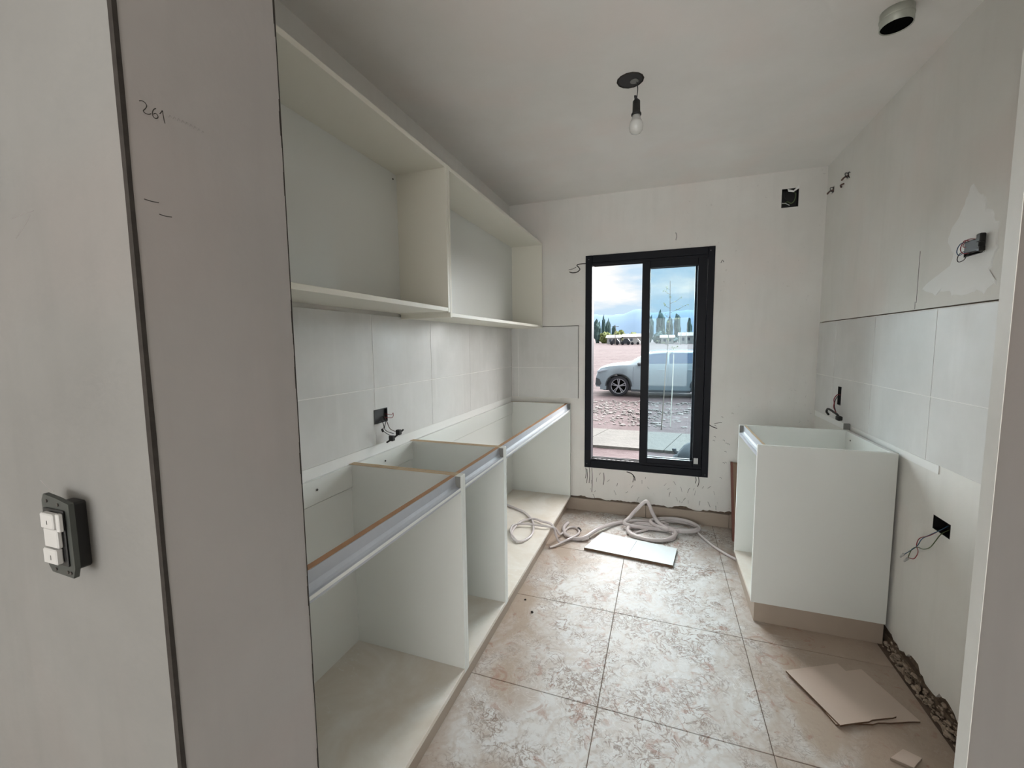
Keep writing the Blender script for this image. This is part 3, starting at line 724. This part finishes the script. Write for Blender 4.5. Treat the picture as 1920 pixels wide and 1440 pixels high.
cx, cy = -.132, 2.03
bm = bm_(); lathe(bm, [(.003, 2.4400), (.008, 2.4350), (.0155, 2.4270), (.0165, 2.3880), (.0175, 2.3800), (.0215, 2.3750), (.0215, 2.3690), (.017, 2.3680)], (cx, cy, 0), 20); obj('lamp_holder', bm, 'black', t, True)
bm = bm_(); lathe(bm, [(.0165, 2.3685), (.0175, 2.3620), (.0205, 2.3500), (.022, 2.3480)], (cx, cy, 0), 20); obj('bulb_collar', bm, 'bulb_base', t, True)
bm = bm_(); lathe(bm, [(.0225, 2.3475), (.0285, 2.3340), (.0302, 2.3210), (.028, 2.3070), (.021, 2.2960), (.010, 2.2905), (.0001, 2.2890)], (cx, cy, 0), 24); obj('glass_bulb', bm, 'bulb', t, True)
# vent pipe
t = thing('vent_pipe', (.735, 1.90, H), 'short galvanised vent pipe stub sticking out of ceiling near the right wall', 'vent')
bm = bm_(); r = .047; lathe(bm, [(r, H), (r, H-.050), (r-.0015, H-.051), (r-.003, H-.050), (r-.003, H-.012), (.0001, H-.012)], (.738, 1.935, 0), 28); obj('pipe_collar', bm, 'galv', t, True)
bm = bm_(); lathe(bm, [(r-.0032, H-.046), (r-.0033, H-.0475), (.0001, H-.0475)], (.738, 1.935, 0), 28); obj('bore_shade_disc', bm, 'void', t)  # black disc inside the rim paints the shade of the pipe interior
bm = bm_(); lathe(bm, [(r+.0003, H-.020), (r+.0016, H-.021), (r+.0016, H-.025), (r+.0003, H-.026)], (.738, 1.935, 0), 28, 'z', False); obj('rolled_bead', bm, 'galv', t, True)

# ------------------------------------------------------------ things on the floor
# offcut with dark edge
t = thing('shelf_offcut', (-.17, 2.83, 0), 'pale blue-white board offcut with dark edges flat on the floor', 'board')
P4 = [(-.467, 2.716), (.088, 2.658), (.118, 2.893), (-.385, 2.985)]
obj('core', prism(bm_(), P4, 'z', .0005, .0165), 'card_edge', t)
obj('face_sheet', prism(bm_(), [(p[0]*.998, p[1]*.9998) for p in P4], 'z', .0166, .0182), 'offcut', t)
bm = bm_(); tube(bm, [(-.185, 2.70, .0183), (-.14, 2.92, .0183)], .0008, 4, 1); obj('score_line', bm, 'w_blue', t)
# two stacked boards near right
def board(pts, z0, z1, label, seed):
    t = thing('loose_board', (sum(p[0] for p in pts)/4, sum(p[1] for p in pts)/4, z0), label, 'board', 'two stacked board offcuts')
    ed = []
    for i in range(4):
        a, b = Vector(pts[i]), Vector(pts[(i+1) % 4]); n_ = 14 if i == 2 else 4
        for s in range(n_):
            m = a.lerp(b, s/n_); k = .006 if i == 2 and s else 0
            ed.append((m.x, m.y+k*noise.noise(Vector((m.x*60, m.y*60, seed)))))
    obj('core', prism(bm_(), ed, 'z', z0, z1-.0012), 'card_edge', t)
    obj('face_sheet', prism(bm_(), ed, 'z', z1-.0011, z1), 'card', t)
    return t
board([(.545, 1.905), (.812, 2.040), (.905, 1.812), (.615, 1.700)], .0005, .0075, 'lower plain beige board offcut, sticking out to the right', 1)
board([(.511, 1.921), (.727, 2.035), (.830, 1.800), (.625, 1.692)], .008, .015, 'upper plain beige board offcut with ragged front edge', 4)
t = thing('tile_offcut', (.78, 1.63, 0), 'small square brown-beige tile piece at bottom right of the floor', 'tile piece')
obj('tile_body', prism(bm_(), [(.735, 1.610), (.790, 1.662), (.833, 1.642), (.790, 1.592)], 'z', 0.0005, .008), 'plinth', t)
obj('tile_glaze', prism(bm_(), [(.7365, 1.6105), (.790, 1.6605), (.8315, 1.6415), (.7895, 1.5935)], 'z', .0081, .0088), 'card', t)

def ell(cx, cy, rx, ry, z, a0, a1, n, rot=0, jit=.006, seed=0):
    o_ = []
    for i in range(n+1):
        a = a0+(a1-a0)*i/n; q = a/6.283
        k = 1+.10*noise.noise(Vector((q*2.1, seed, 0)))
        x, y_ = rx*k*math.cos(a), ry*k*math.sin(a)
        o_.append((cx+x*math.cos(rot)-y_*math.sin(rot)+jit*noise.noise(Vector((a, seed, 3)))*2, cy+x*math.sin(rot)+y_*math.cos(rot), z+.006*(math.sin(a*1.5+seed)+1)+.0045*i/n*(a1-a0)/6.283))
    return o_
# thin hose spilling out of the long cabinet onto the floor
zc = .1295
pts = [(-1.13, 3.0, zc), (-1.02, 2.94, zc), (-.93, 2.88, zc), (-.83, 2.74, zc), (-.785, 2.56, zc), (-.82, 2.44, zc+.002), (-.89, 2.47, zc+.004), (-.925, 2.60, zc+.004), (-.905, 2.74, zc+.004), (-.84, 2.79, zc+.006),
       (-.77, 2.765, zc+.006), (-.72, 2.755, zc+.006), (-.685, 2.745, .118), (-.665, 2.74, .06), (-.64, 2.75, .012), (-.60, 2.80, .010), (-.56, 2.84, .010), (-.50, 2.835, .010), (-.455, 2.85, .024)]
o = obj('thin_hose', tube(bm_(), pts, .0078, 8, 7), 'hose', None, True); tag(o, 'thin clear hose looped on the bottom of the long cabinet', 'hose')
pts = [(-1.0, 2.70, zc), (-.95, 2.60, zc), (-.92, 2.50, zc), (-.87, 2.42, zc), (-.80, 2.40, zc)]
# second thin loop, spilling over the cabinet edge
pts = [(-.84, 2.43, zc), (-.915, 2.52, zc+.010), (-.94, 2.63, zc+.010), (-.88, 2.68, zc+.010), (-.79, 2.69, zc+.008), (-.71, 2.70, zc+.006), (-.675, 2.76, .10), (-.66, 2.83, .03), (-.65, 2.93, .0105), (-.63, 3.0, .0105), (-.585, 3.02, .0105), (-.545, 2.96, .0105), (-.55, 2.88, .018), (-.60, 2.77, .022), (-.66, 2.69, .0105), (-.69, 2.66, .0105)]
o = obj('thin_hose', tube(bm_(), pts, .0075, 8, 7), 'hose', None, True); tag(o, 'thin clear hose draped over the front edge of the long cabinet', 'hose')
# thick hose: left end, behind the offcut, up into a raised peak, coils
pts = [(-.655, 3.08, .012), (-.665, 2.98, .012), (-.63, 2.88, .012), (-.56, 2.83, .013), (-.49, 2.85, .022), (-.43, 2.96, .034), (-.37, 3.08, .026), (-.29, 3.19, .016), (-.17, 3.27, .014), (-.02, 3.30, .014), (.06, 3.27, .016)]
pts += ell(-.05, 3.10, .165, .125, .016, 1.0, -5.6, 16, seed=1)
pts += [(-.225, 3.13, .036), (-.205, 3.18, .075), (-.165, 3.20, .125), (-.115, 3.20, .185), (-.088, 3.20, .203), (-.066, 3.20, .172), (-.045, 3.21, .115), (-.005, 3.20, .055), (.06, 3.14, .036)]
pts += ell(.11, 3.24, .165, .095, .030, -2.0, -14.0, 30, seed=3)[1:]
o = obj('thick_hose', tube(bm_(), pts, .0135, 10, 5), 'hose', None, True); tag(o, 'thick translucent pinkish hose coiled on the floor under the window', 'hose')
pts = ell(-.045, 3.085, .155, .105, .010, 2.4, -9.0, 26, seed=5)+ell(.13, 3.27, .135, .075, .020, -2.6, -12.6, 24, seed=8)+[(.27, 3.20, .012), (.33, 3.06, .010), (.40, 2.95, .009), (.47, 2.87, .009)]
o = obj('thin_hose', tube(bm_(), pts, .0095, 8, 5), 'hose', None, True); tag(o, 'thinner brownish hose coil whose tail runs to the right cabinet', 'hose')
o = obj('hose_clip', tube(bm_(), [(-.565, 3.005, .01), (-.555, 2.995, .02), (-.54, 2.99, .008), (-.545, 2.97, .006)], .007, 7, 3), 'black'); tag(o, 'small black plastic clip on the floor between the hose loops', 'clip')
for p, s, lab in (((-.67, 2.06), .006, 'tiny dark crumb on the floor beside the cabinets, farther one'), ((-.603, 1.967), .008, 'dark crumb on the floor beside the cabinets, nearer one')):
    bm = bm_(); bmesh.ops.create_icosphere(bm, subdivisions=1, radius=s, matrix=Matrix.Translation((*p, s*.6)))
    for v in bm.verts: v.co.z = .0005+(v.co.z)*.7; v.co.x += random.uniform(-.002, .002)
    tag(obj('debris_crumb', bm, 'bead'), lab, 'debris')

# ------------------------------------------------------------ outdoors
def gz(x, y):
    if y < 9: return -.22-.02*(y-6)
    if y < 14: return -.28-.026*(y-9)
    if y < 20: return -.41
    return -.41+(y-20)*.0182
bm = bm_(); YS = [3.6, 4.2, 5, 5.6, 6.2, 6.8, 7.4, 8, 8.5, 9, 9.6, 10.2, 11, 12, 13, 14, 15, 16.5, 18, 20]+[20+i*1.5 for i in range(1, 60)]+[130, 170, 260, 420, 700]
XS = [-200, -80, -40, -20, -12, -8, -6, -5, -4, -3.2, -2.6, -2, -1.5, -1, -.5, 0, .5, 1, 1.5, 2, 2.6, 3.2, 4, 5, 7, 10, 16, 30, 70, 200]
vg = [[bm.verts.new((x*(1 if y < 120 else 2.2), y, gz(x, y)-.06*(y > 125)+(.05 if y > 8.6 else .012)*noise.noise(Vector((x*.9, y*1.3, 0)))+(.10*noise.noise(Vector((x*.05, y*.8, 4))) if 20 < y < 110 else 0))) for x in XS] for y in YS]
for a, b in zip(vg, vg[1:]):
    for i in range(len(XS)-1): bm.faces.new((a[i], a[i+1], b[i+1], b[i]))
o = struct('ground', bm, 'dirt', 'reddish bare earth outside the window', 'ground', True)
# concrete path slabs parallel to the house
pth = bpy.data.objects.new('path', None); COL.objects.link(pth); pth['kind'] = 'structure'; pth['label'] = 'pale concrete path crossing in front of the window'; pth['category'] = 'path'
for i in range(10):
    x0 = -6.2+i*1.25; s = .30
    bm = bm_(); a, b = x0, x0+1.24
    prism(bm, [(a, 6.45-a*.03), (b, 6.45-b*.03), (b+s, 7.75-b*.03), (a+s, 7.75-a*.03)], 'z', -.30, -.19)
    obj('path_slab', bm, 'slab', pth)
# stones between path and car
bm = bm_(); random.seed(5)
for i in range(2600):
    y_ = random.uniform(8.6, 13.2); x = random.uniform(-4, 3); s = random.choice((.012, .018, .022, .03, .045))*random.uniform(.7, 1.3)
    mt = Matrix.Translation((x, y_, gz(x, y_)+s*.15)) @ Matrix.Rotation(random.uniform(0, 3), 4, 'Z') @ Matrix.Diagonal((s, s*random.uniform(.6, 1.6), s*.55, 1))
    bmesh.ops.create_icosphere(bm, subdivisions=1, radius=1, matrix=mt)
tag(obj('loose_stones', bm, 'stone'), 'loose stones and clods between the path and the parked car', 'stones', kind='stuff')
# grey sack
bm = bm_(); bmesh.ops.create_icosphere(bm, subdivisions=3, radius=1)
for v in bm.verts:
    p = v.co.copy(); k = 1+.22*noise.noise(p*1.8+Vector((4, 0, 0))); v.co = Vector((.40+p.x*.23*k, 5.95+p.y*.2*k, -.18+max(-.05, p.z*.22*k+.03*p.x)))
t = thing('rubble_sack', (.40, 5.95, -.23), 'grey plastic sack lying outside by the path at lower right of window', 'sack')
obj('sack_body', bm, 'bag', t, True)
obj('sack_knot', tube(bm_(), [(.20, 5.86, -.07), (.175, 5.84, -.04), (.17, 5.84, -.01)], .02, 7, 3, .03), 'bag', t, True)

# sapling
t = thing('sapling_tree', (.007, 8.4, -.27), 'thin young tree with few leaves in front of the car', 'tree')
obj('trunk', tube(bm_(), [(.007, 8.4, -.27), (.03, 8.4, .2), (.055, 8.4, .8), (.085, 8.4, 1.3), (.11, 8.4, 1.8), (.105, 8.4, 2.2), (.10, 8.4, 2.50)], .013, 6, 3, .004), 'bark', t, True)
random.seed(21); lb = bm_()
for i in range(15):
    z = 1.15+i*.085; a = random.uniform(0, 6.28); ln = random.uniform(.09, .24)
    if i == 9: a, ln = .2, .30
    p0 = Vector((.105, 8.4, z)); p1 = p0+Vector((ln*math.cos(a), ln*math.sin(a), ln*.5))
    obj('branch', tube(bm_(), [p0, (p0+p1)/2+Vector((0, 0, -.01)), p1], .0035, 4, 2, .002), 'bark', t)
    for j in range(7):
        q = p0.lerp(p1, random.uniform(.4, 1.1))+Vector([random.uniform(-.02, .02) for _ in range(3)]); s = random.uniform(.010, .022)
        d = Vector([random.uniform(-1, 1) for _ in range(3)]).normalized()*s; e = d.orthogonal().normalized()*s*.5
        vs = [lb.verts.new(v) for v in (q-d, q+e, q+d, q-e)]; lb.faces.new(vs)
o = obj('foliage', lb, 'leaf', t); o['kind'] = 'stuff'
t = thing('tree_stake', (.20, 8.7, -.27), 'pale thin stake standing behind the young tree', 'stake')
obj('stake_pole', tube(bm_(), [(.17, 8.7, -.28), (.19, 8.7, .5), (.2, 8.7, 1.15)], .010, 6, 2), 'post', t)

# car --------------------------------------------------------------
cx0, cy0, cz0 = -2.15, 14.5, -.415
t = thing('car', (cx0+2.2, cy0+.9, cz0), 'silver-white SUV parked across the view outside the window', 'car')
prof = [(0, .50), (.02, .72), (.06, .86), (.16, .965), (.35, 1.02), (.6, 1.06), (.9, 1.09), (1.08, 1.115), (1.25, 1.22), (1.48, 1.355), (1.75, 1.465), (2.1, 1.50), (2.7, 1.51), (3.3, 1.49), (3.7, 1.44), (4.0, 1.30), (4.25, 1.08), (4.4, .98), (4.46, .6)]
def top(x):
    for (a, za), (b, zb) in zip(prof, prof[1:]):
        if a <= x <= b: return za+(zb-za)*(x-a)/(b-a)
    return prof[-1][1]
W1, W2, AR, WR = .775, 3.42, .41, .345
def bot(x):
    z = .21 if .15 < x < 4.3 else .30
    for wc in (W1, W2):
        if abs(x-wc) < AR: z = max(z, .345+math.sqrt(AR*AR-(x-wc)**2)*.98)
    return z
XC = sorted(set([p[0] for p in prof]+[W1+AR*math.cos(a*math.pi/12) for a in range(13)]+[W2+AR*math.cos(a*math.pi/12) for a in range(13)]+[.15, .151, 1.5, 2.4, 3.0, 4.3]))
def belt(x): return min(top(x)-.02, 1.06+.02*(x-1))
def sec(x):
    tp, bt, be = top(x), bot(x), belt(x); nose = .16*max(0, 1-x/.5)**2+.12*max(0, (x-4.0)/.46)**2
    green = min(1, max(0, (tp-be)/.42)); md = max(bt+.01, .62)
    return [(bt, .05+nose), (max(bt+.005, .45), .012+nose), (max(md, .7) if be > .75 else be-.05, nose), (be-.02, .03+nose), (be, .045+nose), (tp-.03, .07+.13*green+nose), (tp, .16+.14*green+nose)]
bm = bm_(); rows = []
for x in XC:
    s = sec(x); row = [bm.verts.new((cx0+x, cy0+yy, cz0+z)) for z, yy in s]+[bm.verts.new((cx0+x, cy0+1.84-yy, cz0+z)) for z, yy in s[::-1]]
    rows.append(row)
for a, b in zip(rows, rows[1:]):
    for i in range(13):
        bm.faces.new((a[i], b[i], b[i+1], a[i+1]))
bm.faces.new(rows[0]); bm.faces.new(rows[-1][::-1])
obj('body', bm, 'carpaint', t, True)
obj('underbody', B(cx0+.25, cx0+4.25, cy0+.22, cy0+1.62, cz0+.18, cz0+.60), 'dark_trim', t)
def side_pt(x, f, off=-.006):
    s = sec(x); a, b = s[4], s[5]; z = a[0]+(b[0]-a[0])*f; yy = a[1]+(b[1]-a[1])*f
    return (cx0+x, cy0+yy+off, cz0+z)
def pane(xa, xb, fa=.06, fb=.93, n_=6, slant=0):
    bm = bm_(); lo = []; hi = []
    for i in range(n_+1):
        x = xa+(xb-xa)*i/n_; lo.append(bm.verts.new(side_pt(x, fa))); hi.append(bm.verts.new(side_pt(x+slant*(1-i/n_), fb)))
    for i in range(n_): bm.faces.new((lo[i], lo[i+1], hi[i+1], hi[i]))
    return bm
obj('side_window', pane(1.45, 2.30, slant=.18), 'carglass', t)
obj('side_window', pane(2.36, 3.20), 'carglass', t)
obj('side_window', pane(3.27, 3.75, .1, .85), 'carglass', t)
for x in (1.25, 2.33, 3.18):
    obj('door_seam', tube(bm_(), [(cx0+x, cy0+.028, cz0+1.0), (cx0+x-.01, cy0-.001, cz0+.72), (cx0+x+.0, cy0+.008, cz0+.42)], .004, 4, 4), 'dark_trim', t)
for x in (2.12, 3.02):
    obj('door_handle', B(cx0+x-.1, cx0+x+.08, cy0-.012, cy0+.012, cz0+.90, cz0+.925, bev=.004), 'lamp', t)
obj('wing_mirror', B(cx0+1.38, cx0+1.50, cy0-.14, cy0+.05, cz0+1.04, cz0+1.15, bev=.03), 'dark_trim', t)
bm = bm_(); prism(bm, [(cx0+.06, cz0+.80), (cx0+.36, cz0+.875), (cx0+.42, cz0+.90), (cx0+.22, cz0+.905), (cx0+.07, cz0+.855)], 'y', cy0+.005, cy0+.22); obj('headlight', bm, 'lamp', t)
bm = bm_(); prism(bm, [(cx0-.005, cz0+.38), (cx0+.14, cz0+.34), (cx0+.20, cz0+.42), (cx0+.14, cz0+.56), (cx0+.02, cz0+.62)], 'y', cy0+.06, cy0+.4); obj('bumper_intake', bm, 'dark_trim', t)
obj('sill_trim', B(cx0+W1+AR, cx0+W2-AR, cy0+.018, cy0+.08, cz0+.175, cz0+.245, bev=.01), 'dark_trim', t)
obj('roof_rail', tube(bm_(), [(cx0+1.8, cy0+.27, cz0+1.49), (cx0+2.0, cy0+.26, cz0+1.535), (cx0+3.3, cy0+.26, cz0+1.53), (cx0+3.6, cy0+.28, cz0+1.46)], .014, 6, 3), 'lamp', t)
for wc in (W1, W2):
    obj('arch_trim', tube(bm_(), [(cx0+wc+(AR+.01)*math.cos(a*math.pi/12), cy0+.005, cz0+.345+(AR+.01)*.98*math.sin(a*math.pi/12)) for a in range(13)], .022, 5, 2), 'dark_trim', t)
    for yy, sg in ((cy0+.03, 1), (cy0+1.60, -1)):
        c0 = (cx0+wc, 0, cz0+WR)
        bm = bm_(); lathe(bm, [(.245, yy), (.30, yy-.008), (WR-.012, yy), (WR, yy+.03), (WR, yy+.17), (WR-.02, yy+.2), (.2, yy+.2)], c0, 32, 'y', False); tw = obj('tyre', bm, 'rubber', t, True)
        if sg == 1:
            bm = bm_(); lathe(bm, [(.25, yy+.002), (.25, yy+.02), (.22, yy+.09), (.0001, yy+.09)], c0, 28, 'y', False); obj('rim_barrel', bm, 'void', tw)
            bm = bm_(); lathe(bm, [(.252, yy-.002), (.248, yy-.006), (.232, yy+.002), (.232, yy+.02)], c0, 32, 'y', False)
            for kk in range(5):
                for dd in (-.16, .16):
                    a = kk*2*math.pi/5+.3+dd*.9; dx, dz = math.cos(a), math.sin(a); px_, pz_ = -dz, dx
                    vs = []
                    for (rr, ww) in ((.03, .012), (.245, .013)):
                        for s_ in (-1, 1):
                            for y_ in (yy-.001, yy+.03): vs.append(bm.verts.new((c0[0]+dx*rr+px_*ww*s_, y_, c0[2]+dz*rr+pz_*ww*s_)))
                    for q in ((0, 2, 6, 4), (1, 5, 7, 3), (0, 4, 5, 1), (2, 3, 7, 6), (4, 6, 7, 5), (0, 1, 3, 2)): bm.faces.new([vs[i] for i in q])
            lathe(bm, [(.05, yy-.004), (.05, yy+.03)], c0, 12, 'y')
            obj('alloy_rim', bm, 'rim', tw)

# far background ----------------------------------------------------
def lump(c, sx, sy, sz, seed, sub=3, amp=.35, fr=2.2):
    bm = bm_(); bmesh.ops.create_icosphere(bm, subdivisions=sub, radius=1)
    for v in bm.verts:
        p = v.co.copy(); k = 1+amp*noise.noise(p*fr+Vector((seed*3.1, seed, 0))); v.co = Vector((c[0]+p.x*sx*k, c[1]+p.y*sy*k, c[2]+p.z*sz*k))
    return bm
def gx(y): return gz(0, y)
random.seed(17)
pop = [(-17.0, 118, 6.2, 1.0, 'leftmost hazy poplar beyond the field'), (-15.7, 121, 7.3, .55, 'tall slim poplar beside the leftmost one'), (-14.2, 119, 6.4, .7, 'third hazy poplar at the left edge of the window view'),
       (-13.0, 122, 5.0, .6, 'short dark poplar left of the bushes'), (-.7, 118, 8.0, 1.1, 'broad hazy poplar just right of the window stile'), (1.6, 121, 7.0, .9, 'hazy poplar behind the young tree top'),
       (3.4, 119, 7.4, .8, 'hazy poplar right of the young tree'), (6.4, 120, 6.4, .6, 'rightmost hazy poplar in the window'), (-3.2, 120, 6.8, .8, 'hazy poplar hidden by the window stile'), (9.0, 122, 7.2, .9, 'hazy poplar beyond the right window jamb')]
for i, (x, y_, h, w_, lab) in enumerate(pop):
    g0 = gx(min(y_, 108)); t = thing('poplar_tree', (x, y_, g0), lab, 'tree', 'poplars beyond the field')
    obj('trunk', tube(bm_(), [(x, y_, g0-.3), (x, y_, g0+h*.5)], .16, 6, 1, .08), 'bark', t)
    obj('crown', lump((x, y_, g0+h*.52), w_, w_, h*.48, i+1, amp=.45, fr=2.6), 'poplar', t)
for i, (x, y_, sx, h, lab) in enumerate([(-14.0, 112, 1.5, 3.2, 'yellow-green bush row at the left, nearer clump'), (-10.7, 113, 1.6, 3.6, 'largest yellow-green bush beyond the field'), (-7.3, 114, 1.5, 3.0, 'yellow-green bush next to the window stile'),
        (-.6, 108, 1.7, 3.0, 'grey-green bush right of the stile'), (5.9, 112, 1.7, 2.8, 'dark bush near the right jamb'), (1.9, 111, 1.3, 2.0, 'low bush behind the young tree')]):
    g0 = gx(108); t = thing('bush', (x, y_, g0), lab, 'bush', 'bushes beyond the field')
    obj('foliage', lump((x, y_, g0+h*.42), sx, 1.4, h*.5, i+9, amp=.5, fr=3), 'bush' if i < 3 else 'poplar', t)
for i, (x0, x1, h, lab) in enumerate([(-12.2, -9.2, 2.3, 'low white house with grey roof at the far left'), (-8.6, -4.6, 2.5, 'long low white building beside the window stile'), (-.4, 2.2, 2.1, 'small far house right of the stile'), (3.4, 7.6, 2.6, 'pale far house near the right jamb')]):
    g0 = gx(100)-.1; y_ = 100
    t = thing('house', ((x0+x1)/2, y_+2, g0), lab, 'house', 'low houses across the field')
    obj('wall', B(x0, x1, y_, y_+4, g0, g0+h*.72), 'hwall', t)
    bm = bm_(); prism(bm, [(y_-.4, g0+h*.70), (y_+4.4, g0+h*.70), (y_+2, g0+h)], 'x', x0-.3, x1+.3); obj('roof', bm, 'hroof', t)
    for j in range(2 + (i == 1)):
        xw = x0+.5+j*1.1; obj('window', B(xw, xw+.5, y_-.03, y_+.02, g0+h*.30, g0+h*.55), 'hdark', t)
for i, (x, y_, h, lab) in enumerate([(-9.3, 90, 4.2, 'thin utility pole at the left, seen over the car bonnet'), (3.4, 92, 2.4, 'pale short post beyond the field, left of two'), (4.4, 92, 2.2, 'pale short post beyond the field, right of two')]):
    g0 = gx(y_); t = thing('post', (x, y_, g0), lab, 'post')
    obj('pole', tube(bm_(), [(x, y_, g0-.2), (x, y_, g0+h)], .07, 6, 1), 'post' if i else 'bark', t)
    if i == 0: obj('cross_arm', B(x-.7, x+.7, y_-.05, y_+.05, g0+h-.4, g0+h-.3), 'bark', t)
# parked far vehicles, a few pixels each
for i, (x, lab) in enumerate([(-9.9, 'tiny dark parked car in the far row, left'), (-7.6, 'tiny dark parked car in the far row, middle'), (-5.6, 'tiny parked car in the far row next to the stile')]):
    y_ = 94; g0 = gx(y_); t = thing('parked_car', (x, y_, g0), lab, 'car', 'far parked cars')
    bm = bm_(); prism(bm, [(x-.95, g0+.25), (x-.95, g0+.75), (x-.5, g0+.85), (x-.25, g0+1.3), (x+.5, g0+1.32), (x+.85, g0+.85), (x+1.0, g0+.75), (x+1.0, g0+.25)], 'y', y_, y_+1.7); obj('body', bm, ('hroof', 'dark_trim', 'hwall')[i], t)
    for dx in (-.55, .6):
        bm = bm_(); lathe(bm, [(.3, y_-.02), (.3, y_+.2)], (x+dx, 0, g0+.28), 12, 'y'); obj('wheel', bm, 'rubber', t)
# mountains
bm = bm_(); base = []; ridge = []; n_ = 90
for i in range(n_+1):
    x = -420+840*i/n_; h = 41+4.5*noise.noise(Vector((x*.018, 1, 0)))+3*noise.noise(Vector((x*.06, 4, 0)))+6*math.exp(-((x+42)/13)**2)
    base.append(x); ridge.append(h)
G = []
for k, (fy, fz) in enumerate(((600, -.05), (640, .45), (700, .8), (760, 1.0), (900, .2))):
    G.append([bm.verts.new((base[i]*(fy/760 if fy < 761 else 1), fy, 8+(ridge[i]*1.25-8)*fz+(3*noise.noise(Vector((base[i]*.05, fy*.05, 2))) if 0 < k < 3 else 0))) for i in range(n_+1)])
for a, b in zip(G, G[1:]):
    for i in range(n_): bm.faces.new((a[i], a[i+1], b[i+1], b[i]))
tag(obj('mountain_range', bm, 'mount', None, True), 'pale blue hazy mountain range on the horizon', 'mountains', kind='structure')
# the house's own outside (seen only from a side step)
struct('wall_outside', slab((-2.85, 2.45), (-.4, 2.66), [(wx0-.02, wx1+.02, wz0-.02, wz1+.02)], 'y', 3.601, 3.63), 'plaster', 'outer render of the window wall', 'wall')
